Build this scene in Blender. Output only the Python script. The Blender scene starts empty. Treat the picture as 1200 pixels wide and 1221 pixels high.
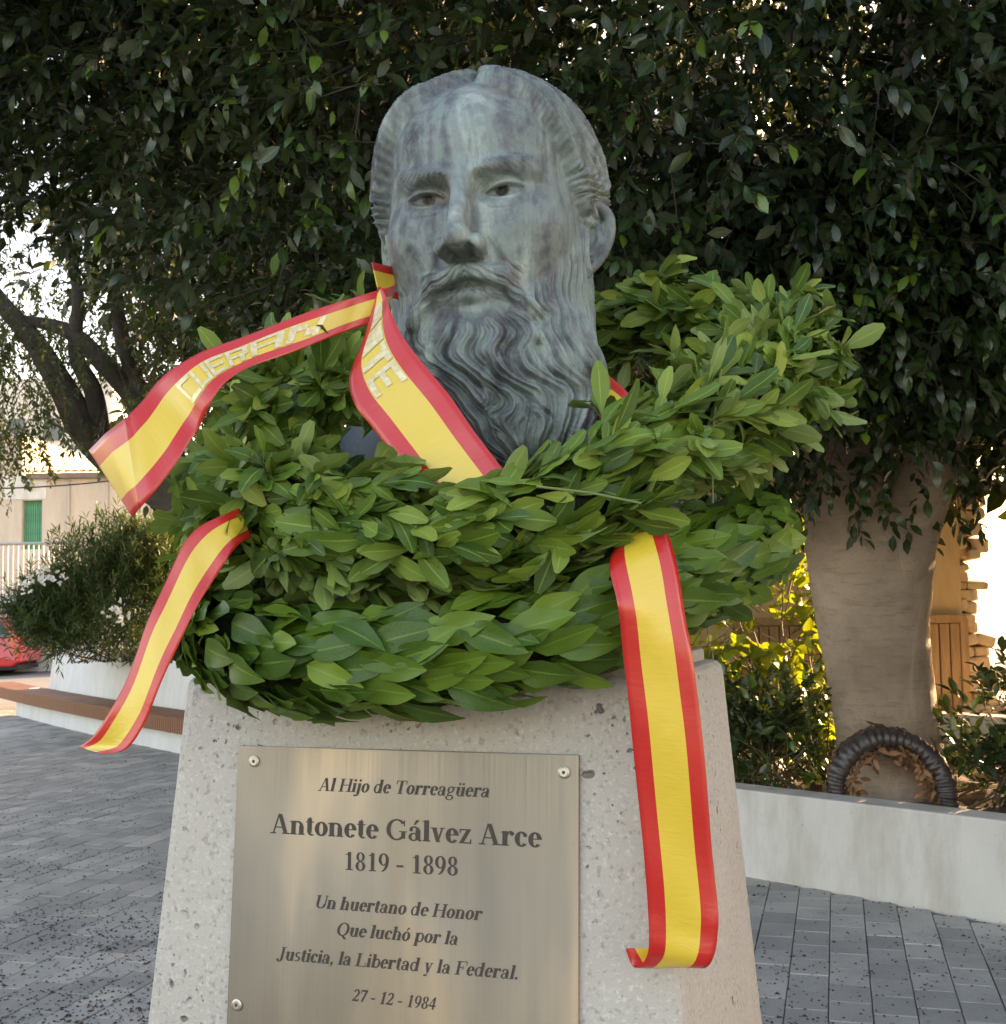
import bpy, bmesh, math, random
import numpy as np
from mathutils import Vector, Matrix

random.seed(7)
RNG = np.random.default_rng(11)
SC = bpy.context.scene
COL = SC.collection

# ------------------------------------------------------------------ camera
FPX, CX, CY, HC = 1450.0, 600.0, 610.5, 1.55          # focal length in photo pixels, centre, eye height (m)
PITCH = math.atan((718 - 610.5) / FPX)
ROLL = 0.016
_F = np.array([0, math.cos(PITCH), math.sin(PITCH)])
_Uh = np.array([0, -math.sin(PITCH), math.cos(PITCH)])
_Rh = np.array([1.0, 0, 0])
_R = math.cos(ROLL) * _Rh - math.sin(ROLL) * _Uh
_U = math.sin(ROLL) * _Rh + math.cos(ROLL) * _Uh
_C = np.array([0, 0, HC])
cam_d = bpy.data.cameras.new('camera')
cam = bpy.data.objects.new('camera', cam_d)
COL.objects.link(cam)
cam_d.sensor_fit = 'HORIZONTAL'
cam_d.sensor_width = 36.0
cam_d.lens = 36.0 * FPX / 1200.0
cam_d.clip_start = 0.05
cam_d.clip_end = 3000
m = Matrix.Identity(4)
for i in range(3):
    m[i][0], m[i][1], m[i][2], m[i][3] = _R[i], _U[i], -_F[i], _C[i]
cam.matrix_world = m
SC.camera = cam
cam_d.dof.use_dof = True
cam_d.dof.focus_distance = 1.62
cam_d.dof.aperture_fstop = 30.0

# ------------------------------------------------------------------ world, sun, exposure
SUN_EL, SUN_AZ = math.radians(11.5), math.radians(47)   # azimuth measured from +Y (view direction) towards +X
W = bpy.data.worlds.new('World')
SC.world = W
W.use_nodes = True
wn = W.node_tree
wn.nodes.clear()
sky = wn.nodes.new('ShaderNodeTexSky')
sky.sky_type = 'NISHITA'
sky.sun_disc = False
sky.sun_elevation = SUN_EL
sky.sun_rotation = SUN_AZ
sky.air_density = 1.0
sky.dust_density = 2.0
sky.ozone_density = 1.0
bg = wn.nodes.new('ShaderNodeBackground')
bg.inputs['Strength'].default_value = 0.15
wo = wn.nodes.new('ShaderNodeOutputWorld')
wn.links.new(sky.outputs[0], bg.inputs[0])
wn.links.new(bg.outputs[0], wo.inputs[0])
sun_d = bpy.data.lights.new('sun', 'SUN')
sun_d.energy = 4.0
sun_d.angle = math.radians(0.5)
sun_d.color = (1.0, 0.80, 0.52)
sun = bpy.data.objects.new('sun', sun_d)
COL.objects.link(sun)
sdir = Vector((math.sin(SUN_AZ) * math.cos(SUN_EL), math.cos(SUN_AZ) * math.cos(SUN_EL), math.sin(SUN_EL)))
sun.rotation_euler = sdir.to_track_quat('Z', 'Y').to_euler()
sun.location = (20, 20, 30)
SC.view_settings.view_transform = 'Standard'
SC.view_settings.look = 'None'
SC.view_settings.exposure = 2.55
SC.view_settings.gamma = 1.0
SC.view_settings.use_curve_mapping = False
SC.view_settings.use_white_balance = True                   # camera balanced for open shade
SC.view_settings.white_balance_temperature = 8600
SC.view_settings.white_balance_tint = 23
SC.cycles.use_denoising = True
SC.cycles.max_bounces = 8
SC.cycles.transparent_max_bounces = 6

# ------------------------------------------------------------------ helpers
def ray(px, py): return _F + _R * (px - CX) / FPX - _U * (py - CY) / FPX
def P(px, py, Z): return _C + ray(px, py) * Z              # point at depth Z (m) seen at photo pixel
def G(px, py, z=0.0):                                       # point on the horizontal plane z seen at photo pixel
    d = ray(px, py)
    return _C + d * (z - HC) / d[2]
def PL(px, py, O, n):                                       # point on a plane
    d = ray(px, py)
    return _C + d * (np.dot(O - _C, n) / np.dot(d, n))
def PROJ(p):
    v = np.asarray(p) - _C
    z = v @ _F
    return CX + FPX * (v @ _R) / z, CY - FPX * (v @ _U) / z, z

def mesh_np(name, V, Fc, mats=(), smooth=False, midx=None, uv=None, attr=None):
    me = bpy.data.meshes.new(name)
    V = np.asarray(V, dtype=np.float32)
    if isinstance(Fc, np.ndarray):
        n, k = Fc.shape
        me.vertices.add(len(V)); me.vertices.foreach_set('co', V.ravel())
        me.loops.add(n * k); me.loops.foreach_set('vertex_index', Fc.astype(np.int32).ravel())
        me.polygons.add(n); me.polygons.foreach_set('loop_start', np.arange(0, n * k, k, dtype=np.int32))
        me.update(calc_edges=True)
    else:
        me.from_pydata([tuple(v) for v in V], [], [tuple(int(i) for i in f) for f in Fc])
    for mt in mats: me.materials.append(mt)
    if midx is not None: me.polygons.foreach_set('material_index', np.asarray(midx, dtype=np.int32))
    if smooth: me.polygons.foreach_set('use_smooth', np.ones(len(me.polygons), dtype=bool))
    if uv is not None:                                      # per-vertex uv
        ul = me.uv_layers.new(name='UVMap')
        li = np.zeros(len(me.loops), dtype=np.int32); me.loops.foreach_get('vertex_index', li)
        ul.data.foreach_set('uv', np.asarray(uv, dtype=np.float32)[li].ravel())
    for k, a in (attr or {}).items():
        at = me.attributes.new(k, 'FLOAT', 'POINT')
        at.data.foreach_set('value', np.asarray(a, dtype=np.float32))
    me.validate(); me.update()
    return me

def obj(name, me, parent=None, loc=None, label=None, cat=None, group=None, kind=None, mw=None):
    o = bpy.data.objects.new(name, me)
    COL.objects.link(o)
    if parent is not None: o.parent = parent
    if loc is not None: o.location = loc
    if mw is not None: o.matrix_local = mw
    tag(o, label, cat, group, kind)
    return o

def tag(o, label=None, cat=None, group=None, kind=None):
    if label: o['label'] = label
    if cat: o['category'] = cat
    if group: o['group'] = group
    if kind: o['kind'] = kind

def empty(name, loc=(0, 0, 0), rz=0.0, **k):
    o = obj(name, None, **k)
    o.location = loc
    o.rotation_euler = (0, 0, rz)
    o.empty_display_size = 0.1
    return o

class MB:
    """collects simple solids into one mesh"""
    def __init__(s): s.V = []; s.F = []; s.M = []
    def add(s, V, F, m=0):
        b = len(s.V)
        s.V += [tuple(float(c) for c in v) for v in V]
        s.F += [tuple(i + b for i in f) for f in F]
        s.M += [m] * len(F)
        return s
    def box(s, c, d, R=None, m=0):
        V = np.array([[x, y, z] for x in (-.5, .5) for y in (-.5, .5) for z in (-.5, .5)]) * np.array(d)
        if R is not None: V = V @ np.array(R).T
        V = V + np.array(c)
        return s.add(V, [(0, 1, 3, 2), (4, 6, 7, 5), (0, 4, 5, 1), (2, 3, 7, 6), (0, 2, 6, 4), (1, 5, 7, 3)], m)
    def hexa(s, A, B, m=0):
        """prism between two loops with the same count"""
        n = len(A)
        F = [tuple(range(n))[::-1], tuple(range(n, 2 * n))]
        F += [(i, (i + 1) % n, n + (i + 1) % n, n + i) for i in range(n)]
        return s.add(list(A) + list(B), F, m)
    def tube(s, pts, rad, n=10, m=0, cap=True):
        pts = [np.array(p, float) for p in pts]
        if np.isscalar(rad): rad = [rad] * len(pts)
        b = len(s.V); up = np.array([0.0, 0, 1])
        prev = None
        for i, p in enumerate(pts):
            t = pts[min(i + 1, len(pts) - 1)] - pts[max(i - 1, 0)]
            t = t / (np.linalg.norm(t) + 1e-9)
            if prev is None:
                a = np.cross(t, up)
                if np.linalg.norm(a) < 1e-3: a = np.cross(t, [1.0, 0, 0])
            else: a = prev - t * (prev @ t)
            a /= np.linalg.norm(a); prev = a
            c = np.cross(t, a)
            for k in range(n):
                an = 2 * math.pi * k / n
                s.V.append(tuple(p + rad[i] * (a * math.cos(an) + c * math.sin(an))))
        for i in range(len(pts) - 1):
            for k in range(n):
                k2 = (k + 1) % n
                s.F.append((b + i * n + k, b + i * n + k2, b + (i + 1) * n + k2, b + (i + 1) * n + k)); s.M.append(m)
        if cap:
            s.F.append(tuple(b + k for k in range(n))[::-1]); s.M.append(m)
            e = b + (len(pts) - 1) * n
            s.F.append(tuple(e + k for k in range(n))); s.M.append(m)
        return s
    def mesh(s, name, mats, smooth=False, bevel=0.0, seg=2):
        me = bpy.data.meshes.new(name)
        me.from_pydata(s.V, [], s.F)
        for mt in (mats if isinstance(mats, (list, tuple)) else [mats]): me.materials.append(mt)
        me.polygons.foreach_set('material_index', np.array(s.M, dtype=np.int32))
        if bevel > 0:
            bm = bmesh.new(); bm.from_mesh(me)
            bmesh.ops.recalc_face_normals(bm, faces=bm.faces)
            es = [e for e in bm.edges if len(e.link_faces) == 2 and e.calc_face_angle(0) > 0.5]
            bmesh.ops.bevel(bm, geom=es, offset=bevel, segments=seg, affect='EDGES', profile=0.6)
            bm.to_mesh(me); bm.free()
        else:
            bm = bmesh.new(); bm.from_mesh(me)
            bmesh.ops.recalc_face_normals(bm, faces=bm.faces)
            bm.to_mesh(me); bm.free()
        if smooth: me.polygons.foreach_set('use_smooth', np.ones(len(me.polygons), dtype=bool))
        me.update()
        return me
    def build(s, name, mats, parent=None, smooth=False, bevel=0.0, seg=2, **k):
        return obj(name, s.mesh(name, mats, smooth, bevel, seg), parent, **k)

def spline(pts, n, closed=False):
    """Catmull-Rom through control points (any dimension)"""
    p = np.array(pts, float); m_ = len(p)
    out = []
    segs = m_ if closed else m_ - 1
    for t in np.linspace(0, segs, n, endpoint=not closed):
        i = min(int(t), segs - 1); u = t - i
        if closed: a, b, c, d = p[(i - 1) % m_], p[i % m_], p[(i + 1) % m_], p[(i + 2) % m_]
        else: a, b, c, d = p[max(i - 1, 0)], p[i], p[i + 1], p[min(i + 2, m_ - 1)]
        out.append(0.5 * ((2 * b) + (-a + c) * u + (2 * a - 5 * b + 4 * c - d) * u * u + (-a + 3 * b - 3 * c + d) * u ** 3))
    return np.array(out)

def sstep(a, b, x):
    t = np.clip((x - a) / (b - a), 0, 1)
    return t * t * (3 - 2 * t)

# ------------------------------------------------------------------ material helper
class NT:
    def __init__(s, name):
        s.m = bpy.data.materials.new(name); s.m.use_nodes = True
        s.t = s.m.node_tree; s.t.nodes.clear()
        s.out = s.t.nodes.new('ShaderNodeOutputMaterial')
        s.b = s.t.nodes.new('ShaderNodeBsdfPrincipled')
        s.t.links.new(s.b.outputs[0], s.out.inputs[0])
    def n(s, typ, **inp):
        nd = s.t.nodes.new('ShaderNode' + typ)
        for k, v in inp.items():
            if hasattr(nd, k) and k not in nd.inputs: setattr(nd, k, v)
            else: s.put(nd.inputs[k.replace('_', ' ')] if k.replace('_', ' ') in nd.inputs else nd.inputs[k], v)
        return nd
    def put(s, sock, v):
        if isinstance(v, bpy.types.NodeSocket): s.t.links.new(v, sock)
        elif isinstance(v, bpy.types.Node): s.t.links.new(v.outputs[0], sock)
        else:
            if hasattr(sock, 'default_value') and not np.isscalar(v) and len(v) == 3 and sock.type == 'RGBA': v = (*v, 1)
            sock.default_value = v
    def set(s, **k):
        for a, v in k.items(): s.put(s.b.inputs[a.replace('_', ' ')], v)
        return s
    def co(s, kind='Object'): return s.n('TexCoord').outputs[kind]
    def mapping(s, vec, scale=(1, 1, 1), rot=(0, 0, 0)):
        return s.n('Mapping', Vector=vec, Scale=scale, Rotation=rot).outputs[0]
    def noise(s, vec, scale=5, detail=4, rough=0.55, dist=0.0):
        return s.n('TexNoise', Vector=vec, Scale=scale, Detail=detail, Roughness=rough, Distortion=dist).outputs[0]
    def vor(s, vec, scale=5, feature='F1', rnd=1.0):
        nd = s.n('TexVoronoi', Vector=vec, Scale=scale, Randomness=rnd); nd.feature = feature
        return nd
    def ramp(s, fac, stops, interp='LINEAR'):
        nd = s.t.nodes.new('ShaderNodeValToRGB'); s.put(nd.inputs[0], fac)
        cr = nd.color_ramp; cr.interpolation = interp
        while len(cr.elements) > 1: cr.elements.remove(cr.elements[-1])
        for i, (p, c) in enumerate(stops):
            e = cr.elements[0] if i == 0 else cr.elements.new(p)
            e.position = p
            if np.isscalar(c): c = (c, c, c)
            e.color = (*c, 1) if len(c) == 3 else c
        return nd.outputs[0]
    def mix(s, fac, a, b, mode='MIX'):
        nd = s.t.nodes.new('ShaderNodeMix'); nd.data_type = 'RGBA'; nd.blend_type = mode
        s.put(nd.inputs[0], fac); s.put(nd.inputs[6], a); s.put(nd.inputs[7], b)
        return nd.outputs[2]
    def math(s, op, a, b=0.0, c=0.0):
        nd = s.t.nodes.new('ShaderNodeMath'); nd.operation = op
        s.put(nd.inputs[0], a); s.put(nd.inputs[1], b); s.put(nd.inputs[2], c)
        return nd.outputs[0]
    def bump(s, h, strength=0.3, dist=0.01):
        nd = s.n('Bump', Height=h, Strength=strength, Distance=dist)
        s.put(s.b.inputs['Normal'], nd.outputs[0])
        return nd
    def attr(s, name, out='Fac'): 
        nd = s.t.nodes.new('ShaderNodeAttribute'); nd.attribute_name = name
        return nd.outputs[out]
    def sep(s, vec):
        return s.n('SeparateXYZ', Vector=vec).outputs

def plain(name, col, rough=0.6, metal=0.0, var=0.12, scale=6.0, bump=0.0):
    t = NT(name)
    nz = t.noise(t.co(), scale, 5, 0.6)
    c = np.array(col)
    t.set(Base_Color=t.ramp(nz, [(0.25, tuple(c * (1 - var))), (0.75, tuple(np.minimum(c * (1 + var), 1)))]), Roughness=rough, Metallic=metal)
    if bump: t.bump(t.noise(t.co(), scale * 6, 4), bump, 0.01)
    return t.m
# ------------------------------------------------------------------ plinth frame (shared by everything that stands on it)
YAW = math.radians(19.2); LEAN = math.radians(4.6)
UR = np.array([math.cos(YAW), -math.sin(YAW), 0.0])                     # along the front face, to the right
UB = np.array([math.sin(YAW), math.cos(YAW), 0.0])                      # horizontally into the plinth
UU = UB * math.sin(LEAN) + np.array([0, 0, 1.0]) * math.cos(LEAN)       # up the leaning front face
UN = np.cross(UR, UU)
if UN[1] > 0: UN = -UN                                                  # outward normal of the front face
PO = P(500, 1000, 1.5)                                                  # a point on the front face
TOPV = 0.197
PT = PO + UR * -0.024 + UU * TOPV                                       # middle of the front top edge
PTOP = PT[2]
PHALF = 0.325
PDEP = 0.24                                                             # half depth of the plinth top
PC = PT + UB * PDEP                                                    # centre of the plinth top
PC[2] = PTOP

# ------------------------------------------------------------------ bust: over life-size bronze head
def smin(a, b, k):
    h = np.clip(0.5 + 0.5 * (b - a) / k, 0, 1)
    return b * (1 - h) + a * h - k * h * (1 - h)
def smax(a, b, k): return -smin(-a, -b, k)
def sdE(p, c, r):
    q = (p - np.array(c)) / np.array(r)
    k0 = np.sqrt((q * q).sum(-1)) + 1e-9
    q2 = q / np.array(r)
    k1 = np.sqrt((q2 * q2).sum(-1)) + 1e-9
    return k0 * (k0 - 1) / k1
def sdC(p, a, b, ra, rb):
    a = np.array(a, float); b = np.array(b, float)
    ba = b - a; pa = p - a
    h = np.clip((pa @ ba) / (ba @ ba), 0, 1)
    d = pa - h[..., None] * ba
    return np.sqrt((d * d).sum(-1)) - (ra + (rb - ra) * h)

def head_sdf(p):
    q = p.copy(); q[..., 0] = np.abs(q[..., 0])                          # symmetric part
    d = sdE(q, (0, 1.3, 14.2), (8.15, 9.6, 9.6))                          # skull
    d = smin(d, sdE(q, (0, -2.0, 9.0), (7.15, 6.6, 9.3)), 2.0)            # face block
    d = smin(d, sdE(q, (0, -4.3, 16.6), (5.9, 4.6, 4.7)), 2.0)           # forehead
    d = smin(d, sdE(q, (4.1, -4.9, 9.9), (2.3, 2.4, 2.0)), 2.6)          # cheekbone
    d = smin(d, sdC(q, (1.1, -8.85, 13.45), (5.0, -6.95, 13.85), 0.62, 0.6), 0.9)    # brow
    d = smax(d, -sdE(q, (3.0, -10.2, 12.3), (2.2, 3.05, 1.15)), 0.55)   # socket
    d = smax(d, -sdE(q, (1.55, -9.7, 12.15), (0.75, 1.9, 1.0)), 0.6)        # inner corner
    d = smin(d, sdE(q, (2.98, -6.0, 12.1), (1.6, 1.6, 1.3)), 0.35)    # eyeball and lids
    d = smin(d, sdC(q, (0, -8.35, 13.9), (0, -10.95, 8.6), 0.66, 0.70), 0.75)       # nose bridge
    d = smin(d, sdE(q, (0, -11.2, 8.0), (0.92, 1.15, 0.95)), 0.5)       # tip
    d = smin(d, sdE(q, (1.25, -9.9, 7.65), (0.72, 1.25, 0.8)), 0.35)    # wings
    d = smax(d, -sdE(q, (0.78, -10.35, 6.85), (0.46, 0.85, 0.6)), 0.2)   # nostrils
    # moustache
    ms = sdC(q, (0.3, -8.7, 6.15), (2.5, -8.3, 5.65), 0.62, 0.68)
    ms = smin(ms, sdC(q, (2.5, -8.3, 5.65), (4.3, -7.1, 3.0), 0.68, 0.6), 0.5)
    # beard
    bd = sdE(p, (0.1, -2.9, 2.2), (6.8, 5.1, 5.2))
    bd = smin(bd, sdE(p, (0.9, -2.9, -0.8), (7.3, 5.3, 4.4)), 2.5)
    bd = smin(bd, sdE(p, (2.6, -3.1, -4.6), (5.7, 4.7, 4.4)), 2.2)
    bd = smin(bd, sdE(q, (6.3, -0.6, 6.0), (1.5, 2.4, 5.2)), 1.5)        # side whiskers
    d = smin(d, bd, 1.2)
    mo = sdE(q, (0, -9.5, 4.95), (2.7, 2.0, 0.5))                       # mouth hollow
    d = smax(d, -mo, 0.3)
    d = smin(d, sdC(q, (0, -7.95, 4.45), (1.9, -7.3, 4.4), 0.55, 0.36), 0.3)      # lower lip
    d = smax(d, -sdE(q, (0, -9.8, 3.4), (2.3, 1.9, 0.7)), 0.6)          # hollow under the lip
    d = smin(d, ms, 0.6)
    d = smin(d, sdC(p, (0, 2.0, -14.0), (0, 2.0, 6.0), 5.2, 6.0), 1.5)   # neck
    return d

def wav(u, v, seed, n=5, base=0.35):
    r = np.random.default_rng(seed); o = 0; tot = 0
    for i in range(n):
        f = base * 1.7 ** i; an = r.uniform(0, 6.28); ph = r.uniform(0, 6.28, 2)
        o = o + np.sin((u * math.cos(an) + v * math.sin(an)) * f * 6.28 + ph[0]) / (1.35 ** i); tot += 1 / (1.35 ** i)
    return o / tot
def strand(t, p=0.6): return np.abs(np.sin(math.pi * t)) ** p            # rounded locks, sharp grooves

def build_head(NT_=580, NVA=390, NVB=140):
    zb, ze = -10.0, 13.0
    def grid(nt, na, nb):
        t = np.linspace(-math.pi, math.pi, nt, endpoint=False)
        th = t - 0.38 * np.sin(t)
        za = np.linspace(zb, ze, na, endpoint=False)
        el = np.linspace(0, math.pi / 2, nb)
        oz = np.concatenate([za, np.full(nb, ze)])
        e = np.concatenate([np.zeros(na), el])
        dr = np.stack([np.sin(th)[None, :] * np.cos(e)[:, None], -np.cos(th)[None, :] * np.cos(e)[:, None],
                       np.repeat(np.sin(e)[:, None], nt, 1)], -1)
        og = np.zeros_like(dr); og[..., 1] = 0.5; og[..., 2] = oz[:, None]
        return og, dr, th, e
    k = 3
    og, dr, th, e = grid(NT_ // k, NVA // k, NVB // k)
    r = np.full(og.shape[:2], 17.0)
    for i in range(38):
        d = head_sdf(og + dr * r[..., None]); r = np.maximum(r - d * 0.85, 1.0)
    rc = r
    og, dr, th, e = grid(NT_, NVA, NVB)
    iv = np.linspace(0, rc.shape[0] - 1, NVA + NVB); iu = np.linspace(0, rc.shape[1], NT_, endpoint=False)
    i0 = np.floor(iv).astype(int); i1 = np.minimum(i0 + 1, rc.shape[0] - 1); fv = (iv - i0)[:, None]
    j0 = np.floor(iu).astype(int) % rc.shape[1]; j1 = (j0 + 1) % rc.shape[1]; fu = (iu - np.floor(iu))[None, :]
    r = (rc[i0][:, j0] * (1 - fu) + rc[i0][:, j1] * fu) * (1 - fv) + (rc[i1][:, j0] * (1 - fu) + rc[i1][:, j1] * fu) * fv
    r = r + 0.15
    for i in range(5):
        d = head_sdf(og + dr * r[..., None]); r = np.maximum(r - d * 0.8, 1.0)
    p = og + dr * r[..., None]
    x, y, z = p[..., 0], p[..., 1], p[..., 2]
    ax = np.abs(x)
    ph = np.arctan2(ax, -(y - 0.5))                                       # 0 front .. pi back
    disp = np.zeros_like(r); cav = np.zeros_like(r)
    # --- hair
    rt = (x > 0)
    zh = np.interp(ph, [0, 0.25, 0.5, 0.75, 0.95, 1.1, 1.25, 1.4, 1.7, 3.2], np.array([22.5, 21.7, 19.9, 17.2, 14.6, 12.6, 11.4, 10.5, 8.0, 4.0]))
    zh = zh + 0.35 * wav(x, z, 3)
    part = np.exp(-((x + 0.2) / 0.6) ** 2) * sstep(17.5, 20, z) * (ph < 1.7)
    hair = sstep(-0.2, 1.3, z - zh)
    warp = 0.9 * wav(x * 0.5, y * 0.5, 5, 3, 0.14) + 0.55 * np.sin(y * 0.75 + z * 0.35 + x * 0.2)
    arcz = lambda q: np.where(q > 13, 13 + 9.9 * np.arcsin(np.clip((q - 13) / 10.6, 0, 1)), q)
    sa = np.where(e[:, None] > 0, 13 + 9.9 * e[:, None], z)
    tw = sstep(14.6, 12.4, z)
    phi = ((sa - arcz(zh)) * 0.95 + 0.05 * y) * (1 - tw) + (z * 0.8 + 0.8 * y + 0.7 * np.sin(y * 0.7 - 0.3 * z)) * tw + 0.4 * warp * sstep(0.0, 3.0, z - zh)
    fine = wav(x, y + z, 8, 3, 0.12)
    wh = 1.0 - 0.25 * sstep(20.0, 23.5, z)
    tk_ = 1 - 0.35 * tw
    hh = 0.5 - 0.28 * sstep(19.5, 22.5, z) + 0.62 * tk_ * strand(phi / 1.9 + 0.2 * fine, 0.8) * wh + 0.44 * tk_ * strand(phi / 0.68 + 0.3 * fine, 0.9) + 0.18 * strand(phi / 0.26 + 0.4 * fine, 0.9)
    edge = np.exp(-((z - zh - 0.9) / 0.8) ** 2) * (ph < 1.3)
    disp += hair * (hh + 0.12 * edge) - 0.12 * part * hair
    cav += hair * (0.6 * strand(phi / 1.9 + 0.2 * fine, 1.0) + 0.6 * strand(phi / 0.68 + 0.3 * fine, 1.2) + 0.25 * strand(phi / 0.26 + 0.4 * fine, 0.9) - 0.55)
    # --- beard
    zc = np.interp(ph, [0, 0.3, 0.5, 0.75, 0.95, 1.15, 1.35, 1.6, 2.0, 3.2], [2.9, 2.9, 4.4, 5.8, 7.4, 9.6, 11.6, 10.5, 3.0, -6])
    beard = sstep(-0.9, 0.9, zc - z + 0.3 * wav(x, z, 9)) * (1 - hair)
    cxz = np.interp(z, [-8, -5, -2, 2, 8], [4.2, 3.4, 1.6, 0, 0])
    wz = np.interp(z, [-8, -5, -1, 2, 8, 12], [4.4, 5.6, 6.9, 7.2, 7.0, 7.0])
    arc = np.sign(x - cxz) * np.arctan2(np.abs(x - cxz), -(y - 0.5)) * 7.2
    uu = arc * 7.0 / wz
    amp = sstep(4.5, -3.5, z)
    ww = (0.2 + 0.72 * amp) * np.sin(z * 0.78 + 0.55 * np.sin(uu * 0.45 + 1.0) * 2.2 + uu * 0.16)
    ub = uu + ww + 0.85 * wav(x * 0.5, z * 0.8, 14, 3, 0.13) * (0.4 + 0.6 * amp) - np.sign(x) * 0.16 * (6 - z) * sstep(5, 8, z) * 0
    fb = wav(x, z * 0.5, 17, 4, 0.22)
    lock = strand(ub / 1.85 + 0.22 * fb, 0.75); mid = strand(ub / 0.72 + 0.3 * fb, 0.8); fin = strand(ub / 0.29 + 0.5 * fb, 0.9)
    alt = sstep(-0.25, 0.25, wav(x * 0.55, z * 0.55, 41, 3, 0.13))          # two interleaved sets of locks
    ub2 = uu * 1.08 + (0.2 + 0.72 * amp) * 0.8 * np.sin(z * 0.85 + 2.1 + uu * 0.3) + 1.3 + 0.9 * wav(x * 0.5, z * 0.7, 43, 3, 0.14)
    lock = lock * alt + strand(ub2 / 1.55 + 0.2 * fb, 0.75) * (1 - alt)
    mid = mid * alt + strand(ub2 / 0.62 + 0.3 * fb, 0.8) * (1 - alt)
    fin = fin * alt + strand(ub2 / 0.25 + 0.5 * fb, 0.9) * (1 - alt)
    gl = sstep(5.5, -1.5, z)
    disp += beard * ((0.2 + 0.55 * gl) * lock + 0.32 * mid + 0.17 * fin - 0.18)
    cav += beard * (0.6 * lock + 0.55 * mid + 0.3 * fin - 0.4)
    # --- moustache strands
    ms = sstep(6.9, 6.4, z) * sstep(2.6, 3.6, z + 0.2 * ax) * sstep(5.0, 4.2, ax) * (ph < 0.8) * sstep(-6.9, -7.6, y + 0.0 * ax) * sstep(4.6, 5.1, z + 0.35 * ax)
    pm = z + 0.85 * ax + 0.35 * np.sin(ax * 1.3) + 0.25 * fb
    disp += ms * (0.2 * strand(pm / 0.75, 0.8) + 0.09 * strand(pm / 0.3, 0.9) - 0.12)
    cav += ms * (0.5 * strand(pm / 0.75, 0.8))
    # --- brows
    bx = ax - 3.0
    bz = 13.3 + 0.24 * ax - 0.06 * (ax - 3.2) ** 2
    bm_ = np.exp(-((z - bz) / 0.55) ** 2) * sstep(0.7, 1.5, ax) * sstep(5.7, 4.6, ax) * (y < 0)
    disp += bm_ * (0.14 + 0.20 * strand((ax * 0.8 + z * 1.3) / 0.42 + 0.3 * fine, 0.8))
    # frown lines
    disp -= 0.16 * np.exp(-((ax - 0.75 - 0.12 * (z - 14.5)) / 0.16) ** 2) * sstep(13.6, 14.4, z) * sstep(16.6, 15.2, z) * (y < 0)
    # --- eyelids and irises
    for s in (-1, 1):
        ue = (x - s * 2.98) / 1.42; we = z - 12.2 - 0.05 * (x * s - 2.98)
        fr = (y < -3) & (np.abs(ue) < 1.35)
        c = np.clip(1 - ue ** 2, 0, 1)
        up, lo = 0.52 * c ** 0.8, -0.36 * c ** 0.8
        inside = sstep(-0.05, 0.07, up - we) * sstep(-0.05, 0.07, we - lo) * (np.abs(ue) < 1) * fr
        disp -= 0.24 * inside
        ridge = (np.exp(-((we - up - 0.12) / 0.13) ** 2) * 0.26 + np.exp(-((we - lo + 0.1) / 0.11) ** 2) * 0.15) * fr * sstep(1.2, 0.95, np.abs(ue))
        fold = np.exp(-((we - up - 0.52) / 0.13) ** 2) * 0.16 * fr * sstep(1.2, 0.8, np.abs(ue))
        bag = np.exp(-((we + 1.15 + 0.35 * c) / 0.12) ** 2) * 0.08 * fr * sstep(1.2, 0.6, np.abs(ue))
        disp += ridge - fold - bag
        ri = np.sqrt((x - s * 2.98 + 0.1) ** 2 + (we - 0.2) ** 2)
        disp -= inside * (0.26 * sstep(0.36, 0.24, ri) + 0.12 * np.exp(-((ri - 0.58) / 0.06) ** 2))
        cav -= inside * 0.9 * sstep(0.6, 0.4, ri)
        cav += ridge * 1.6
    # cheek folds, light casting unevenness
    disp += 0.06 * wav(x, z, 21, 4, 0.07) + 0.02 * wav(x, z, 22, 5, 0.4)
    nl = np.exp(-((ax - 2.0 - 0.42 * (8.0 - z)) / 0.35) ** 2) * sstep(5.0, 6.6, z) * sstep(9.0, 8.0, z) * (y < -5)
    disp -= 0.22 * nl
    fade = (1 - sstep(math.radians(78), math.radians(89), e))[:, None]
    disp = disp * (0.35 + 0.65 * fade) + (1 - fade) * 0.5
    p = p + dr * disp[..., None]
    nv, nt = p.shape[:2]
    idx = np.arange(nv * nt).reshape(nv, nt)
    a = idx[:-1]; b = idx[1:]
    F = np.stack([a, np.roll(a, -1, 1), np.roll(b, -1, 1), b], -1).reshape(-1, 4)
    return p.reshape(-1, 3), F, (cav * 0.4 + 0.4).ravel(), (beard + hair).ravel()
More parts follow.
